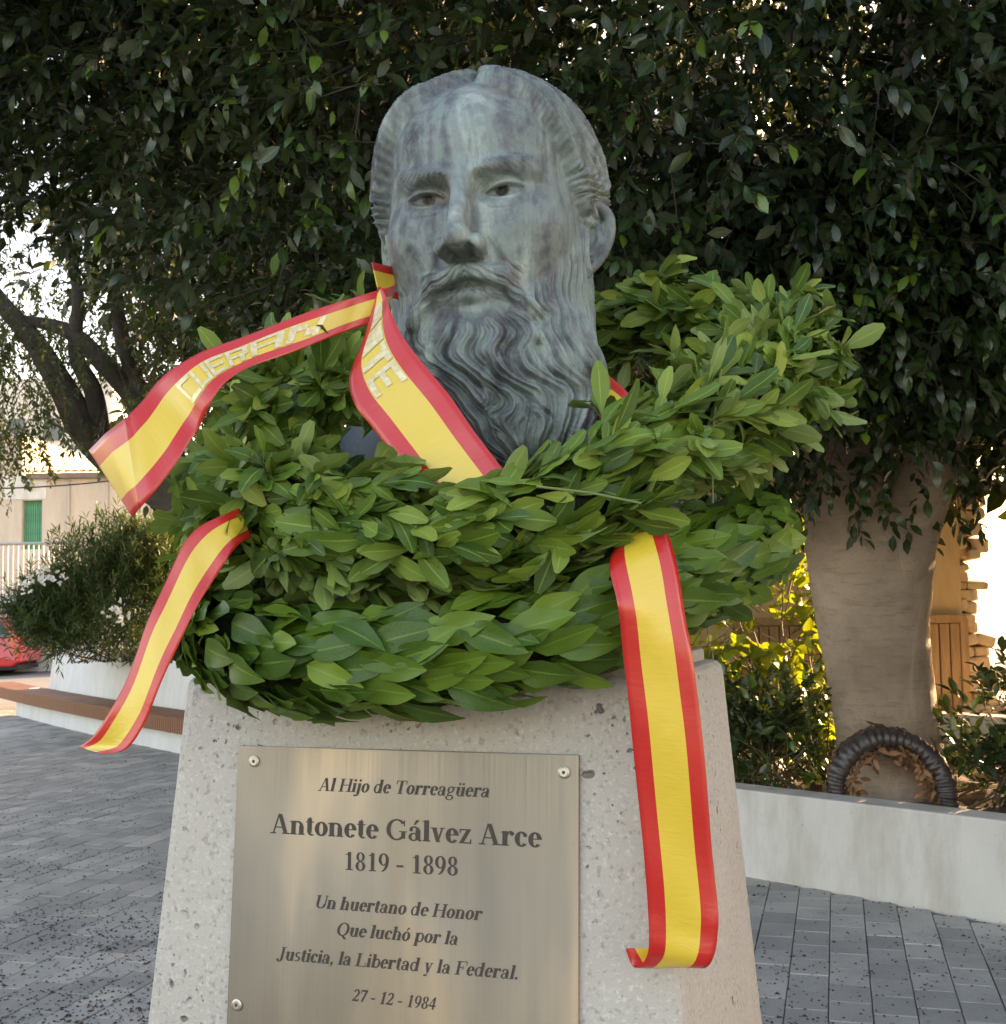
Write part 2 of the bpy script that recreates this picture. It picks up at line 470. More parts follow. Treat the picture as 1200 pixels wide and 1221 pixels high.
def bronze_mat():
    t = NT('patinated_bronze')
    co = t.co()
    st = t.mapping(co, (1.5, 1.5, 0.22))
    n1 = t.noise(st, 0.22, 6, 0.62, 0.6)
    n2 = t.noise(co, 0.75, 6, 0.65, 0.3)
    n3 = t.noise(t.mapping(co, (1, 1, 0.5)), 3.2, 6, 0.7)
    sc = t.noise(co, 12, 3, 0.6)
    cavn = t.attr('cavity')
    base = t.ramp(t.math('ADD', t.math('MULTIPLY', n1, 0.7), t.math('MULTIPLY', n2, 0.3)),
                  [(0.36, (0.040, 0.042, 0.045)), (0.43, (0.090, 0.102, 0.115)), (0.49, (0.140, 0.165, 0.175)),
                   (0.56, (0.215, 0.270, 0.265)), (0.65, (0.39, 0.46, 0.44))])
    grn = t.mix(t.ramp(n2, [(0.50, 0), (0.66, 0.8)]), base, (0.165, 0.225, 0.20))
    vio = t.mix(t.ramp(n3, [(0.52, 0), (0.74, 0.3)]), grn, (0.145, 0.150, 0.175))
    # wear on raised strands, darker tone in the grooves and pupils (follows the casting's relief)
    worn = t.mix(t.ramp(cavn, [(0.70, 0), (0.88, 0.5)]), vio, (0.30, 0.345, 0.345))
    groove_dark = t.mix(t.ramp(cavn, [(0.12, 0.95), (0.36, 0.0)]), worn, (0.03, 0.028, 0.025))
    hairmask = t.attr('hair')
    gr2 = t.mix(t.math('MULTIPLY', t.ramp(cavn, [(0.28, 0.75), (0.50, 0.0)]), hairmask), groove_dark, (0.085, 0.082, 0.075))
    brown = t.mix(t.ramp(t.noise(co, 0.16, 4, 0.6), [(0.60, 0), (0.72, 0.55)]), gr2, (0.20, 0.145, 0.10))
    spk = t.mix(t.ramp(sc, [(0.66, 0), (0.72, 0.35)]), brown, (0.5, 0.53, 0.52))
    t.set(Base_Color=spk, Metallic=0.15, Roughness=t.ramp(n3, [(0.3, 0.46), (0.7, 0.66)]))
    t.bump(t.math('ADD', t.noise(co, 9, 5, 0.65), t.math('MULTIPLY', sc, 0.4)), 0.18, 0.06)
    return t.m
BRONZE = bronze_mat()
HS = 0.0187                                                              # metres per modelling centimetre
bust = empty('bronze_bust', label='patinated bronze bust of a long-bearded man on the plinth', cat='bust')
V_, F_, cav_, hm_ = build_head()
eye_mid = P(554, 232, 1.69)
HB = Matrix(((UR[0], UB[0], 0, 0), (UR[1], UB[1], 0, 0), (0, 0, 1, 0), (0, 0, 0, 1)))
hz = eye_mid[2] - 12.2 * HS
bust.location = (PC[0], PC[1], PTOP)
bust.rotation_euler = (0, 0, -YAW)
eo = eye_mid - np.array([PC[0], PC[1], 0])
HR = Matrix.Rotation(math.radians(6.2), 4, 'Z') @ Matrix.Rotation(math.radians(-2.2), 4, 'Y')   # the head turns a little on the neck
EYE = Vector((float(eo @ UR), float(eo @ UB), eye_mid[2] - PTOP))
HOFF = EYE - (HR @ Vector((0, -7.9, 12.2))) * HS                         # head origin in the bust frame
HM = Matrix.Translation(HOFF) @ HR @ Matrix.Scale(HS, 4)
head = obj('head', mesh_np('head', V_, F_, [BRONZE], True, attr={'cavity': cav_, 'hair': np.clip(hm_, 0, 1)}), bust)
head.matrix_local = HM

def voxel_join(name, mb, vox, mats, smooth_it=4, extra=None):
    me = mb.mesh(name, mats)
    o = bpy.data.objects.new(name, me); COL.objects.link(o)
    md = o.modifiers.new('r', 'REMESH'); md.mode = 'VOXEL'; md.voxel_size = vox
    ms = o.modifiers.new('s', 'SMOOTH'); ms.iterations = smooth_it; ms.factor = 0.5
    dg = bpy.context.evaluated_depsgraph_get()
    me2 = bpy.data.meshes.new_from_object(o.evaluated_get(dg))
    bpy.data.objects.remove(o); bpy.data.meshes.remove(me)
    me2.name = name
    me2.polygons.foreach_set('use_smooth', np.ones(len(me2.polygons), dtype=bool))
    for k_, v_ in (('cavity', .5), ('hair', 0.0)):
        at_ = me2.attributes.new(k_, 'FLOAT', 'POINT'); at_.data.foreach_set('value', np.full(len(me2.vertices), v_, dtype=np.float32))
    return me2

def uvsphere(mb, c, r, n=14, k=10, m=0):
    V = []; F = []
    for i in range(k + 1):
        a = math.pi * i / k
        for j in range(n):
            b = 2 * math.pi * j / n
            V.append((c[0] + r[0] * math.sin(a) * math.cos(b), c[1] + r[1] * math.sin(a) * math.sin(b), c[2] + r[2] * math.cos(a)))
    for i in range(k):
        for j in range(n):
            F.append((i * n + j, (i + 1) * n + j, (i + 1) * n + (j + 1) % n, i * n + (j + 1) % n))
    mb.add(V, F, m)

def ear_mesh():
    mb = MB()
    # in the ear's own plane: a across (towards the back), h up; w outwards
    helix = spline([(-0.9, 0.2, 0.3), (-1.3, 1.2, 0.55), (-0.9, 2.6, 0.8), (0.3, 3.25, 0.95), (1.45, 2.7, 1.0), (1.75, 1.3, 0.95), (1.4, -0.4, 0.8), (0.7, -1.7, 0.65), (0.0, -2.5, 0.5)], 26)
    mb.tube([(w * .62, a, h) for a, h, w in helix], [0.36 + 0.1 * math.sin(3.1 * i / 25) for i in range(26)], 10)
    anti = spline([(0.5, 2.2, 0.55), (0.95, 1.3, 0.6), (0.85, 0.0, 0.6), (0.2, -0.9, 0.55)], 14)
    mb.tube([(w * .75, a, h) for a, h, w in anti], 0.3, 8)
    uvsphere(mb, (0.45, -0.1, -2.35), (0.42, 0.75, 0.85))                # lobe
    uvsphere(mb, (0.45, -0.95, -0.5), (0.45, 0.45, 0.55))                # tragus
    uvsphere(mb, (0.0, 0.35, 0.4), (0.38, 1.5, 2.7))                    # back plate
    uvsphere(mb, (-0.4, -0.3, -0.2), (0.9, 1.3, 2.4))                    # root
    return voxel_join('ear', mb, 0.13, [BRONZE], 5)
ear_me = ear_mesh()
for s in (-1, 1):
    e_ = obj('ear', ear_me, bust)
    M_ = Matrix.Diagonal((s, 1, 1, 1))
    e_.matrix_local = HM @ Matrix.Translation((s * 7.75 - (.1 if s > 0 else 0), -0.9, 9.4)) @ Matrix.Rotation(-0.95 if s > 0 else 0.35, 4, 'Z') @ Matrix.Rotation(math.radians(-8), 4, 'X') @ Matrix.Diagonal((s * 1.0, 1.1, 1.0, 1))

# chest and shoulders (mostly under the wreaths) on a low round foot
def loft(rings, name, mats, n=48, parent=None):
    V = []; F = []
    for (z, cx, cy, rx, ry, pw) in rings:
        for j in range(n):
            b = 2 * math.pi * j / n
            c, s = math.cos(b), math.sin(b)
            V.append((cx + rx * math.copysign(abs(c) ** pw, c), cy + ry * math.copysign(abs(s) ** pw, s), z))
    for i in range(len(rings) - 1):
        for j in range(n):
            F.append((i * n + j, i * n + (j + 1) % n, (i + 1) * n + (j + 1) % n, (i + 1) * n + j))
    F.append(tuple(range(n))[::-1]); F.append(tuple((len(rings) - 1) * n + j for j in range(n)))
    return obj(name, mesh_np(name, V, F, mats, True, attr={'cavity': np.full(len(V), .4), 'hair': np.zeros(len(V))}), parent)
hz0 = HOFF.z
rr = spline([(0.012, 0, .05, .26, .185, .8), (0.06, 0, .05, .275, .18, .8), (0.13, 0, .06, .285, .165, .8), (0.20, 0, .08, .30, .15, .85), (hz0 - 0.06, 0, .10, .24, .125, .95), (hz0 + 0.0, 0, .11, .112, .105, 1)], 22)
loft(rr, 'shoulders', [BRONZE], 56, bust)
# ------------------------------------------------------------------ materials
def leaf_mat(name, dark, mid, light, trans, rough=0.38, vein=0.25, back=None, spec=0.5, tw=0.3):
    """leaf blades: uv.x across (0..1), uv.y along; attribute rnd varies each leaf"""
    t = NT(name)
    uv = t.sep(t.co('UV'))
    rnd = t.attr('rnd')
    ax_ = t.math('ABSOLUTE', t.math('SUBTRACT', uv[0], 0.5))
    col = t.ramp(rnd, [(0.0, (dark[0] * .8, dark[1] * .95, dark[2] * 1.7)), (0.25, dark), (0.55, mid), (0.9, light), (1.0, (light[0] * 1.25, light[1] * 1.08, light[2]))])
    blot = t.noise(t.co(), 40, 4, 0.6)
    col = t.mix(t.ramp(blot, [(0.35, 0.0), (0.75, 0.35)]), col, tuple(np.array(mid) * 1.5))
    side = t.math('SINE', t.math('MULTIPLY', t.math('ADD', uv[1], t.math('MULTIPLY', ax_, -0.55)), 75.0))
    vn = t.math('MAXIMUM', t.ramp(ax_, [(0.012, 1.0), (0.05, 0.0)]), t.math('MULTIPLY', t.ramp(side, [(0.86, 0), (0.99, 1)]), 0.22))
    lt = tuple(np.minimum(np.array(light) * 1.7 + 0.02, 1))
    col = t.mix(t.math('MULTIPLY', vn, vein), col, lt)
    if back is not None:
        bf = t.n('NewGeometry').outputs['Backfacing']
        col = t.mix(bf, col, t.mix(t.math('MULTIPLY', vn, vein), back, lt))
    t.set(Base_Color=col, Roughness=rough, Specular_IOR_Level=spec)
    bmp = t.n('Bump', Height=t.math('ADD', t.math('MULTIPLY', vn, -1.0), t.math('MULTIPLY', t.noise(t.co(), 90, 3), 0.5)), Strength=0.12, Distance=0.002)
    t.put(t.b.inputs['Normal'], bmp.outputs[0])
    tr = t.n('BsdfTranslucent', Color=t.mix(0.5, col, trans))
    mx = t.n('MixShader')
    mx.inputs[0].default_value = tw
    t.t.links.new(t.b.outputs[0], mx.inputs[1]); t.t.links.new(tr.outputs[0], mx.inputs[2])
    t.t.links.new(mx.outputs[0], t.out.inputs[0])
    return t.m

LEAF_BAY = leaf_mat('wreath_leaf_glossy', (0.038, 0.090, 0.012), (0.078, 0.160, 0.018), (0.150, 0.250, 0.028), (0.25, 0.42, 0.03), 0.40, 0.35, (0.14, 0.21, 0.07), 0.35, tw=0.18)
LEAF_OB = leaf_mat('wreath_leaf_soft', (0.034, 0.085, 0.014), (0.092, 0.175, 0.024), (0.22, 0.31, 0.055), (0.3, 0.45, 0.04), 0.46, 0.5, (0.20, 0.28, 0.09), 0.35, tw=0.2)
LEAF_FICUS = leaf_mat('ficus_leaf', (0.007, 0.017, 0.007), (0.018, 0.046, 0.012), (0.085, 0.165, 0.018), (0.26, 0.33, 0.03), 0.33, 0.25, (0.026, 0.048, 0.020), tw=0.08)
LEAF_PIN = leaf_mat('pinnate_leaf', (0.030, 0.060, 0.022), (0.055, 0.10, 0.028), (0.13, 0.19, 0.04), (0.4, 0.45, 0.04), 0.42, 0.2, (0.07, 0.11, 0.045), tw=0.25)
LEAF_OLE = leaf_mat('oleander_leaf', (0.016, 0.042, 0.012), (0.030, 0.070, 0.018), (0.075, 0.125, 0.03), (0.3, 0.38, 0.04), 0.5, 0.5, (0.08, 0.12, 0.05), 0.3, tw=0.15)
LEAF_LIME = leaf_mat('sunlit_shrub_leaf', (0.045, 0.085, 0.018), (0.10, 0.17, 0.022), (0.24, 0.32, 0.03), (0.62, 0.66, 0.03), 0.4, 0.3, (0.12, 0.18, 0.03), tw=0.45)
LEAF_DRY = leaf_mat('dry_leaf', (0.10, 0.045, 0.022), (0.20, 0.095, 0.045), (0.32, 0.18, 0.09), (0.4, 0.2, 0.08), 0.7, 0.2, None, 0.2, tw=0.1)

def bark(name, a, b, c, scale=2.0, bump=0.35, lent=True):
    t = NT(name)
    co = t.co()
    n1 = t.noise(co, scale * 0.8, 6, 0.65, 0.4)
    n2 = t.noise(t.mapping(co, (1, 1, 5)), scale * 3, 5, 0.65)
    col = t.ramp(n1, [(0.3, a), (0.52, b), (0.72, c)])
    col = t.mix(t.ramp(n2, [(0.53, 0), (0.70, 0.5)]), col, tuple(np.array(a) * 0.6))
    fl = t.noise(t.mapping(co, (1, 1, 0.3)), scale * 1.6, 5, 0.7, 1.2)
    col = t.mix(t.ramp(fl, [(0.56, 0), (0.66, 0.3)]), col, tuple(np.minimum(np.array(c) * 1.1, 1)))
    if lent:
        v = t.vor(t.mapping(co, (1, 1, 2.2)), 26)
        col = t.mix(t.ramp(v.outputs['Distance'], [(0.06, 0.75), (0.16, 0)]), col, tuple(np.array(a) * 0.45))
    t.set(Base_Color=col, Roughness=0.85)
    t.bump(t.math('ADD', n2, t.math('MULTIPLY', t.noise(co, scale * 14, 5, 0.7), 0.5)), bump, 0.02)
    return t.m
BARK_FICUS = bark('ficus_bark', (0.19, 0.135, 0.095), (0.31, 0.225, 0.165), (0.41, 0.31, 0.235))
BARK_DARK = bark('dark_bark', (0.055, 0.045, 0.036), (0.10, 0.082, 0.066), (0.16, 0.135, 0.11), 5, 0.6, False)
TWIG = plain('twig', (0.14, 0.105, 0.06), 0.8)
TWIG_DARK = plain('dark_twig', (0.05, 0.04, 0.028), 0.85)
STEM = plain('green_stem', (0.16, 0.2, 0.07), 0.6)

def concrete_mat():
    t = NT('cast_stone')
    co = t.co()
    n1 = t.noise(co, 1.6, 7, 0.62, 0.3)
    n2 = t.noise(co, 150, 3, 0.7)
    n3 = t.noise(t.mapping(co, (1, 1, 0.16)), 5, 5, 0.6)
    col = t.ramp(n1, [(0.3, (0.42, 0.39, 0.36)), (0.5, (0.48, 0.45, 0.415)), (0.7, (0.55, 0.52, 0.485))])
    col = t.mix(t.ramp(n3, [(0.52, 0), (0.75, 0.35)]), col, (0.52, 0.47, 0.41))
    col = t.mix(t.ramp(n2, [(0.54, 0), (0.68, 0.6)]), col, (0.68, 0.65, 0.62))
    col = t.mix(t.ramp(t.noise(co, 130, 2, 0.5), [(0.57, 0), (0.70, 0.5)]), col, (0.24, 0.21, 0.185))
    w = t.n('VectorMath', Vector=co); w.operation = 'ADD'
    t.put(w.inputs[1], t.n('TexNoise', Vector=co, Scale=30.0, Detail=3.0).outputs[1])
    wc = t.n('VectorMath'); wc.operation = 'MULTIPLY_ADD'
    t.put(wc.inputs[0], t.n('TexNoise', Vector=co, Scale=45.0, Detail=3.0).outputs[1]); wc.inputs[1].default_value = (0.02, 0.02, 0.02); t.put(wc.inputs[2], co)
    msk = t.ramp(t.noise(co, 9, 3, 0.5), [(0.46, 0), (0.62, 1)])
    h = None
    for sc_, th, amt in ((26, 0.16, 1.0), (70, 0.17, 0.8), (15, 0.06, .9)):
        v = t.vor(wc.outputs[0], sc_).outputs['Distance']
        pit = t.math('MULTIPLY', t.ramp(v, [(th * 0.6, 1.0), (th, 0.0)]), t.math('MULTIPLY', msk, amt) if sc_ > 20 else t.ramp(t.noise(co, 4, 2, 0.5), [(0.5, 0), (0.56, 1)]))
        h = pit if h is None else t.math('MAXIMUM', h, pit)
    col = t.mix(t.math('MULTIPLY', h, 0.8), col, (0.11, 0.085, 0.07))
    t.set(Base_Color=col, Roughness=0.9, Specular_IOR_Level=0.25)
    hh = t.math('SUBTRACT', t.math('ADD', t.math('MULTIPLY', n2, 0.35), t.math('MULTIPLY', t.noise(co, 14, 5, 0.6), 0.6)), t.math('MULTIPLY', h, 1.5))
    t.bump(hh, 0.8, 0.007)
    return t.m
CONC = concrete_mat()

def steel_mat():
    t = NT('brushed_steel_plate')
    co = t.co()
    br = t.noise(t.mapping(co, (220, 1, 1.5)), 3, 3, 0.5)
    lg = t.noise(t.mapping(co, (5, 1, 0.5)), 1.3, 3, 0.5, 0.4)
    col = t.ramp(lg, [(0.36, (0.255, 0.228, 0.20)), (0.5, (0.33, 0.29, 0.245)), (0.66, (0.50, 0.395, 0.30))])
    col = t.mix(t.ramp(t.noise(co, 60, 4, 0.7), [(0.64, 0), (0.75, 0.3)]), col, (0.25, 0.22, 0.18))
    t.set(Base_Color=col, Metallic=0.85, Roughness=t.ramp(br, [(0.3, 0.42), (0.7, 0.58)]), Anisotropic=0.5)
    t.bump(br, 0.06, 0.001)
    return t.m
STEEL = steel_mat()
INK = plain('etched_black', (0.045, 0.035, 0.03), 0.6, 0.0, 0.2, 60)
SCREW = plain('screw_metal', (0.45, 0.42, 0.37), 0.38, 0.9, 0.15, 90)

def satin(name, col, sat):
    t = NT(name)
    uvn = t.mapping(t.co('UV'), (1, 260, 1))
    wv = t.noise(uvn, 3, 2, 0.5)
    c = np.array(col)
    t.set(Base_Color=t.ramp(wv, [(0.3, tuple(c * 0.92)), (0.7, tuple(np.minimum(c * 1.05, 1)))]), Roughness=0.30, Coat_Weight=0.8, Coat_Roughness=0.28)
    t.put(t.b.inputs['Specular IOR Level'], 0.6)
    cr = t.noise(t.mapping(t.co('UV'), (2.0, 26, 1)), 1.0, 4, 0.6, 0.8)
    bp_ = t.n('Bump', Height=wv, Strength=0.05, Distance=0.0006)
    b2_ = t.n('Bump', Height=cr, Strength=0.16, Distance=0.006, Normal=bp_.outputs[0])
    t.put(t.b.inputs['Normal'], b2_.outputs[0])
    tr = t.n('BsdfTranslucent', Color=col)
    mx = t.n('MixShader'); mx.inputs[0].default_value = 0.12
    t.t.links.new(t.b.outputs[0], mx.inputs[1]); t.t.links.new(tr.outputs[0], mx.inputs[2]); t.t.links.new(mx.outputs[0], t.out.inputs[0])
    return t.m
RED = satin('red_satin', (0.70, 0.018, 0.014), 1)
YEL = satin('yellow_satin', (0.85, 0.60, 0.06), 1)
FOIL = NT('gold_foil')
FOIL.set(Base_Color=FOIL.ramp(FOIL.noise(FOIL.co(), 160, 4, 0.6), [(0.3, (0.62, 0.50, 0.24)), (0.7, (0.86, 0.76, 0.52))]), Metallic=0.35, Roughness=0.42)
FOIL = FOIL.m

def paint_wall(name, a, b, stain, scale=1.2):
    t = NT(name)
    co = t.co()
    n1 = t.noise(co, scale, 6, 0.6)
    n2 = t.noise(t.mapping(co, (1, 1, 0.25)), scale * 3, 6, 0.7)
    n3 = t.noise(co, 38, 3, 0.6)
    col = t.ramp(n1, [(0.3, a), (0.7, b)])
    col = t.mix(t.ramp(n2, [(0.46, 0), (0.68, 0.8)]), col, stain)
    col = t.mix(t.ramp(n3, [(0.70, 0), (0.76, 0.6)]), col, tuple(np.array(stain) * 0.45))
    t.set(Base_Color=col, Roughness=0.8)
    t.bump(t.math('ADD', t.noise(co, 30, 5), t.math('MULTIPLY', n1, 2)), 0.15, 0.01)
    return t.m
PLANTER = paint_wall('planter_render', (0.47, 0.445, 0.41), (0.57, 0.545, 0.51), (0.36, 0.325, 0.28))
PLANTER_W = paint_wall('planter_white', (0.60, 0.61, 0.62), (0.70, 0.71, 0.72), (0.55, 0.54, 0.51))
OCHRE = paint_wall('ochre_render', (0.50, 0.34, 0.17), (0.60, 0.42, 0.23), (0.40, 0.27, 0.15), 0.7)
CREAM = paint_wall('cream_render', (0.60, 0.49, 0.38), (0.68, 0.57, 0.46), (0.45, 0.38, 0.31), 0.35)
PALEW = paint_wall('pale_render', (0.70, 0.66, 0.58), (0.78, 0.75, 0.68), (0.55, 0.5, 0.42), 0.5)
STONE = paint_wall('broken_masonry', (0.42, 0.31, 0.20), (0.62, 0.48, 0.32), (0.30, 0.22, 0.15), 3.0)
SOIL = plain('soil', (0.075, 0.055, 0.04), 0.95, 0, 0.35, 14, 0.8)
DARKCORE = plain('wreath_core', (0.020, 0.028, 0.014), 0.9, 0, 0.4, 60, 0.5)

def wood(name, col, sc=(1, 1, 0.1)):
    t = NT(name)
    co = t.co()
    n = t.noise(t.mapping(co, sc), 22, 6, 0.65, 0.4)
    c = np.array(col)
    oi = t.n('ObjectInfo').outputs['Random']
    t.set(Base_Color=t.mix(t.math('MULTIPLY', oi, 0.35), t.ramp(n, [(0.3, tuple(c * 0.6)), (0.7, tuple(c * 1.25))]), tuple(c * 0.7)), Roughness=0.6)
    t.bump(n, 0.2, 0.004)
    return t.m
WOOD_BENCH = wood('bench_wood', (0.26, 0.105, 0.052))
WOOD_TOP = wood('bench_top_wood', (0.30, 0.20, 0.15))
WOOD_DOOR = wood('door_wood', (0.36, 0.21, 0.10))
GREEN_PAINT = wood('green_paint', (0.075, 0.36, 0.20), (1, 1, 0.2))
METAL_GREY = plain('grey_metal', (0.42, 0.41, 0.40), 0.5, 0.6)
CABLE = plain('black_cable', (0.03, 0.03, 0.03), 0.7)
CARPAINT = NT('red_car_paint'); CARPAINT.set(Base_Color=(0.62, 0.012, 0.02), Roughness=0.22, Coat_Weight=0.8, Coat_Roughness=0.05); CARPAINT = CARPAINT.m
CARGLASS = NT('car_glass'); CARGLASS.set(Base_Color=(0.02, 0.022, 0.025), Roughness=0.06, Specular_IOR_Level=0.8); CARGLASS = CARGLASS.m
RUBBER = plain('black_rubber', (0.02, 0.02, 0.02), 0.85)
CHROME = plain('pale_trim', (0.6, 0.6, 0.6), 0.25, 0.9)
LAMPRED = plain('tail_lamp_red', (0.5, 0.01, 0.01), 0.15)

def paver_mat():
    t = NT('grey_paver')
    co = t.n('NewGeometry').outputs['Position']
    oi = t.n('ObjectInfo').outputs['Random']
    rnd = t.math('ADD', t.attr('rnd'), t.math('MULTIPLY', oi, t.math('LESS_THAN', t.attr('rnd'), 0.001)))
    n = t.noise(co, 3, 6, 0.65)
    f = t.noise(co, 55, 4, 0.7)
    col = t.ramp(rnd, [(0.0, (0.31, 0.30, 0.285)), (0.5, (0.38, 0.362, 0.34)), (1.0, (0.48, 0.45, 0.415))])
    col = t.mix(t.ramp(n, [(0.42, 0), (0.72, 0.5)]), col, (0.20, 0.195, 0.185))
    col = t.mix(t.ramp(f, [(0.58, 0), (0.74, 0.5)]), col, (0.33, 0.33, 0.33))
    col = t.mix(t.ramp(t.noise(co, 85, 2, 0.5), [(0.64, 0), (0.70, 0.6)]), col, (0.06, 0.05, 0.045))
    t.set(Base_Color=col, Roughness=0.85, Specular_IOR_Level=0.2)
    t.bump(t.math('ADD', f, t.math('MULTIPLY', n, 2)), 0.25, 0.008)
    return t.m
PAVER = paver_mat()
JOINT = plain('dark_joint', (0.19, 0.17, 0.15), 0.95, 0, 0.3, 20, 0.5)
# ------------------------------------------------------------------ ground
def quad(name, pts, mt, **k):
    return obj(name, mesh_np(name, pts, [tuple(range(len(pts)))], [mt]), **k)
gt = NT('asphalt_ground')
gco = gt.n('NewGeometry').outputs['Position']
gt.set(Base_Color=gt.ramp(gt.noise(gco, 0.6, 7, 0.65), [(0.3, (0.15, 0.148, 0.145)), (0.7, (0.21, 0.205, 0.20))]), Roughness=0.85)
gt.bump(gt.noise(gco, 40, 4), 0.3, 0.01)
quad('ground', [(-500, -300, -0.03), (500, -300, -0.03), (500, 900, -0.03), (-500, 900, -0.03)], gt.m, kind='structure')
yard = plain('pale_sand', (0.62, 0.52, 0.38), 0.9, 0, 0.15, 1.5, 0.4)
quad('sand_yard', [(3.2, 12.4, -0.012), (60, 12.4, -0.012), (60, 90, -0.012), (3.2, 90, -0.012)], yard, kind='structure')

# pavement: joint bed with single pavers
pave = quad('pavement', [(-16, -4, -0.014), (9, -4, -0.014), (9, 12.3, -0.014), (-16, 24, -0.014)], JOINT, kind='structure')
pd = G(1052, 1220) - G(1036, 1072); pd = pd[:2] / np.linalg.norm(pd[:2])      # joint direction read off the photo
if pd[1] < 0: pd = -pd
pn = np.array([pd[1], -pd[0]])
PWX, PLY = 0.16, 0.22
RW_A, RW_B = G(895, 1046), G(1200, 1101)                                      # foot of the right planter wall
rwd = (RW_B - RW_A)[:2]; rwd /= np.linalg.norm(rwd); rwn = np.array([-rwd[1], rwd[0]])
if rwn[1] < 0: rwn = -rwn
LW_A, LW_B = G(16, 853), G(207, 898)                                          # foot of the left bench
cells = []
for i in range(-110, 60):
    for j in range(-18, 110):
        c = pn * (i * PWX) + pd * ((j + 0.5 * (i % 2)) * PLY)
        if c[1] < 2.0 or c[1] > 19 or c[0] < -13 or c[0] > 4: continue
        x_, y_, z_ = PROJ((c[0], c[1], 0))
        if not (-140 < x_ < 1340 and y_ < 1420): continue
        if (c - RW_A[:2]) @ rwn > -0.02 and x_ > 560: continue
        cells.append((c, x_, y_, z_))
def size_px(c): 
    x_, y_, z_ = c[1:]
    if not (-5 < x_ < 1205 and y_ < 1240): return 0
    if 190 < x_ < 890: return 0
    return 1.0 / z_
cells.sort(key=lambda c: -size_px(c))
pv = MB().box((0, 0, -0.02), (PWX - 0.004, PLY - 0.003, 0.04)).mesh('paver', PAVER, bevel=0.003, seg=1)
ang = math.atan2(pd[1], pd[0]) - math.pi / 2
SV, SF, SR = [], [], []
for k, (c, x_, y_, z_) in enumerate(cells):
    dz = random.uniform(-0.0025, 0.0025)
    if k < 300 and size_px((c, x_, y_, z_)) > 0:
        o = obj('paver', pv, pave)
        o.location = (c[0], c[1], dz); o.rotation_euler = (random.gauss(0, .004), random.gauss(0, .004), ang)
    else:
        b = len(SV); hx, hy = (PWX - 0.007) / 2, (PLY - 0.007) / 2
        tl = random.gauss(0, .004)
        for sx, sy in ((-1, -1), (1, -1), (1, 1), (-1, 1)):
            q = c + pn * sx * hx + pd * sy * hy
            SV.append((q[0], q[1], dz + tl * sx * hx)); 
        for sx, sy in ((-1, -1), (1, -1), (1, 1), (-1, 1)):
            q = c + pn * sx * hx + pd * sy * hy
            SV.append((q[0], q[1], -0.012))
        SF += [(b, b + 1, b + 2, b + 3), (b, b + 4, b + 5, b + 1), (b + 1, b + 5, b + 6, b + 2), (b + 2, b + 6, b + 7, b + 3), (b + 3, b + 7, b + 4, b)]
        SR += [random.uniform(0.01, 1)] * 8
obj('paver_field', mesh_np('paver_field', SV, SF, [PAVER], attr={'rnd': SR}), pave, kind='stuff')

# fallen seeds, crumbs and leaves on the pavers
def scatter_bits():
    V, F = [], []
    sh = np.array([(1, 0, 0), (-.5, .8, 0), (-.5, -.8, 0), (0, 0, 1)])
    n = 0
    while n < 4600:
        if random.random() < 0.24: px, py = random.uniform(880, 1230), random.uniform(1040, 1300)
        else: px, py = random.uniform(-30, 250), 860 + 420 * random.random() ** 0.8
        q = G(px, py)
        if math.sin(q[0] * 3.1 + 1.3 * math.sin(q[1] * 2.3)) + math.sin(q[1] * 4.7 + q[0]) < random.uniform(-2.2, 1.6): continue
        if px > 560 and (q[:2] - RW_A[:2]) @ rwn > -0.01: continue
        s = random.uniform(0.003, 0.0075) * (1.6 if random.random() < .08 else 1); a = random.uniform(0, 6.28)
        b = len(V)
        for v in sh:
            V.append((q[0] + s * (v[0] * math.cos(a) * 1.4 - v[1] * math.sin(a)), q[1] + s * (v[0] * math.sin(a) * 1.4 + v[1] * math.cos(a)), 0.002 + s * v[2] * 0.8))
        F += [(b, b + 1, b + 3), (b + 1, b + 2, b + 3), (b + 2, b, b + 3)]
        n += 1
    return V, F
V_, F_ = scatter_bits()
obj('fallen_seeds', mesh_np('fallen_seeds', V_, F_, [plain('seed_brown', (0.05, 0.036, 0.028), 0.85, 0, 0.5, 30)]), kind='stuff', label='small dark seeds and crumbs strewn over the grey pavers', cat='seeds')

# ------------------------------------------------------------------ right planter: low rendered wall, soil
def v3(p, z): return np.array([p[0], p[1], z])
A0 = RW_A[:2] - rwd * 2.7; B0 = RW_B[:2] + rwd * 4.5
RWH = 0.475
pr = empty('planter', (A0[0], A0[1], 0), label='low grey rendered planter wall around the big ficus tree', cat='planter')
def local(o, p): return np.asarray(p) - np.array(o.location)
mb = MB()
th = 0.22
def wall_strip(mb, a, b, n, h, th, z0=-0.02, seg=14, batter=0.0):
    for i in range(seg):
        p, q = a + (b - a) * i / seg, a + (b - a) * (i + 1) / seg
        mb.add([local(pr, v3(p, z0)), local(pr, v3(q, z0)), local(pr, v3(q + n * batter, h)), local(pr, v3(p + n * batter, h))], [(0, 1, 2, 3)])
L = [v3(A0, -0.02), v3(B0, -0.02), v3(B0 + rwn * th, -0.02), v3(A0 + rwn * th, -0.02)]
T = [v3(A0 + rwn * 0.02, RWH), v3(B0 + rwn * 0.02, RWH), v3(B0 + rwn * th, RWH), v3(A0 + rwn * th, RWH)]
mb.hexa([local(pr, p) for p in L], [local(pr, p) for p in T])
mb.build('front_wall', PLANTER, pr, bevel=0.012)
E0 = A0 + rwn * 3.4; E1 = B0 + rwn * 3.4
mb = MB()
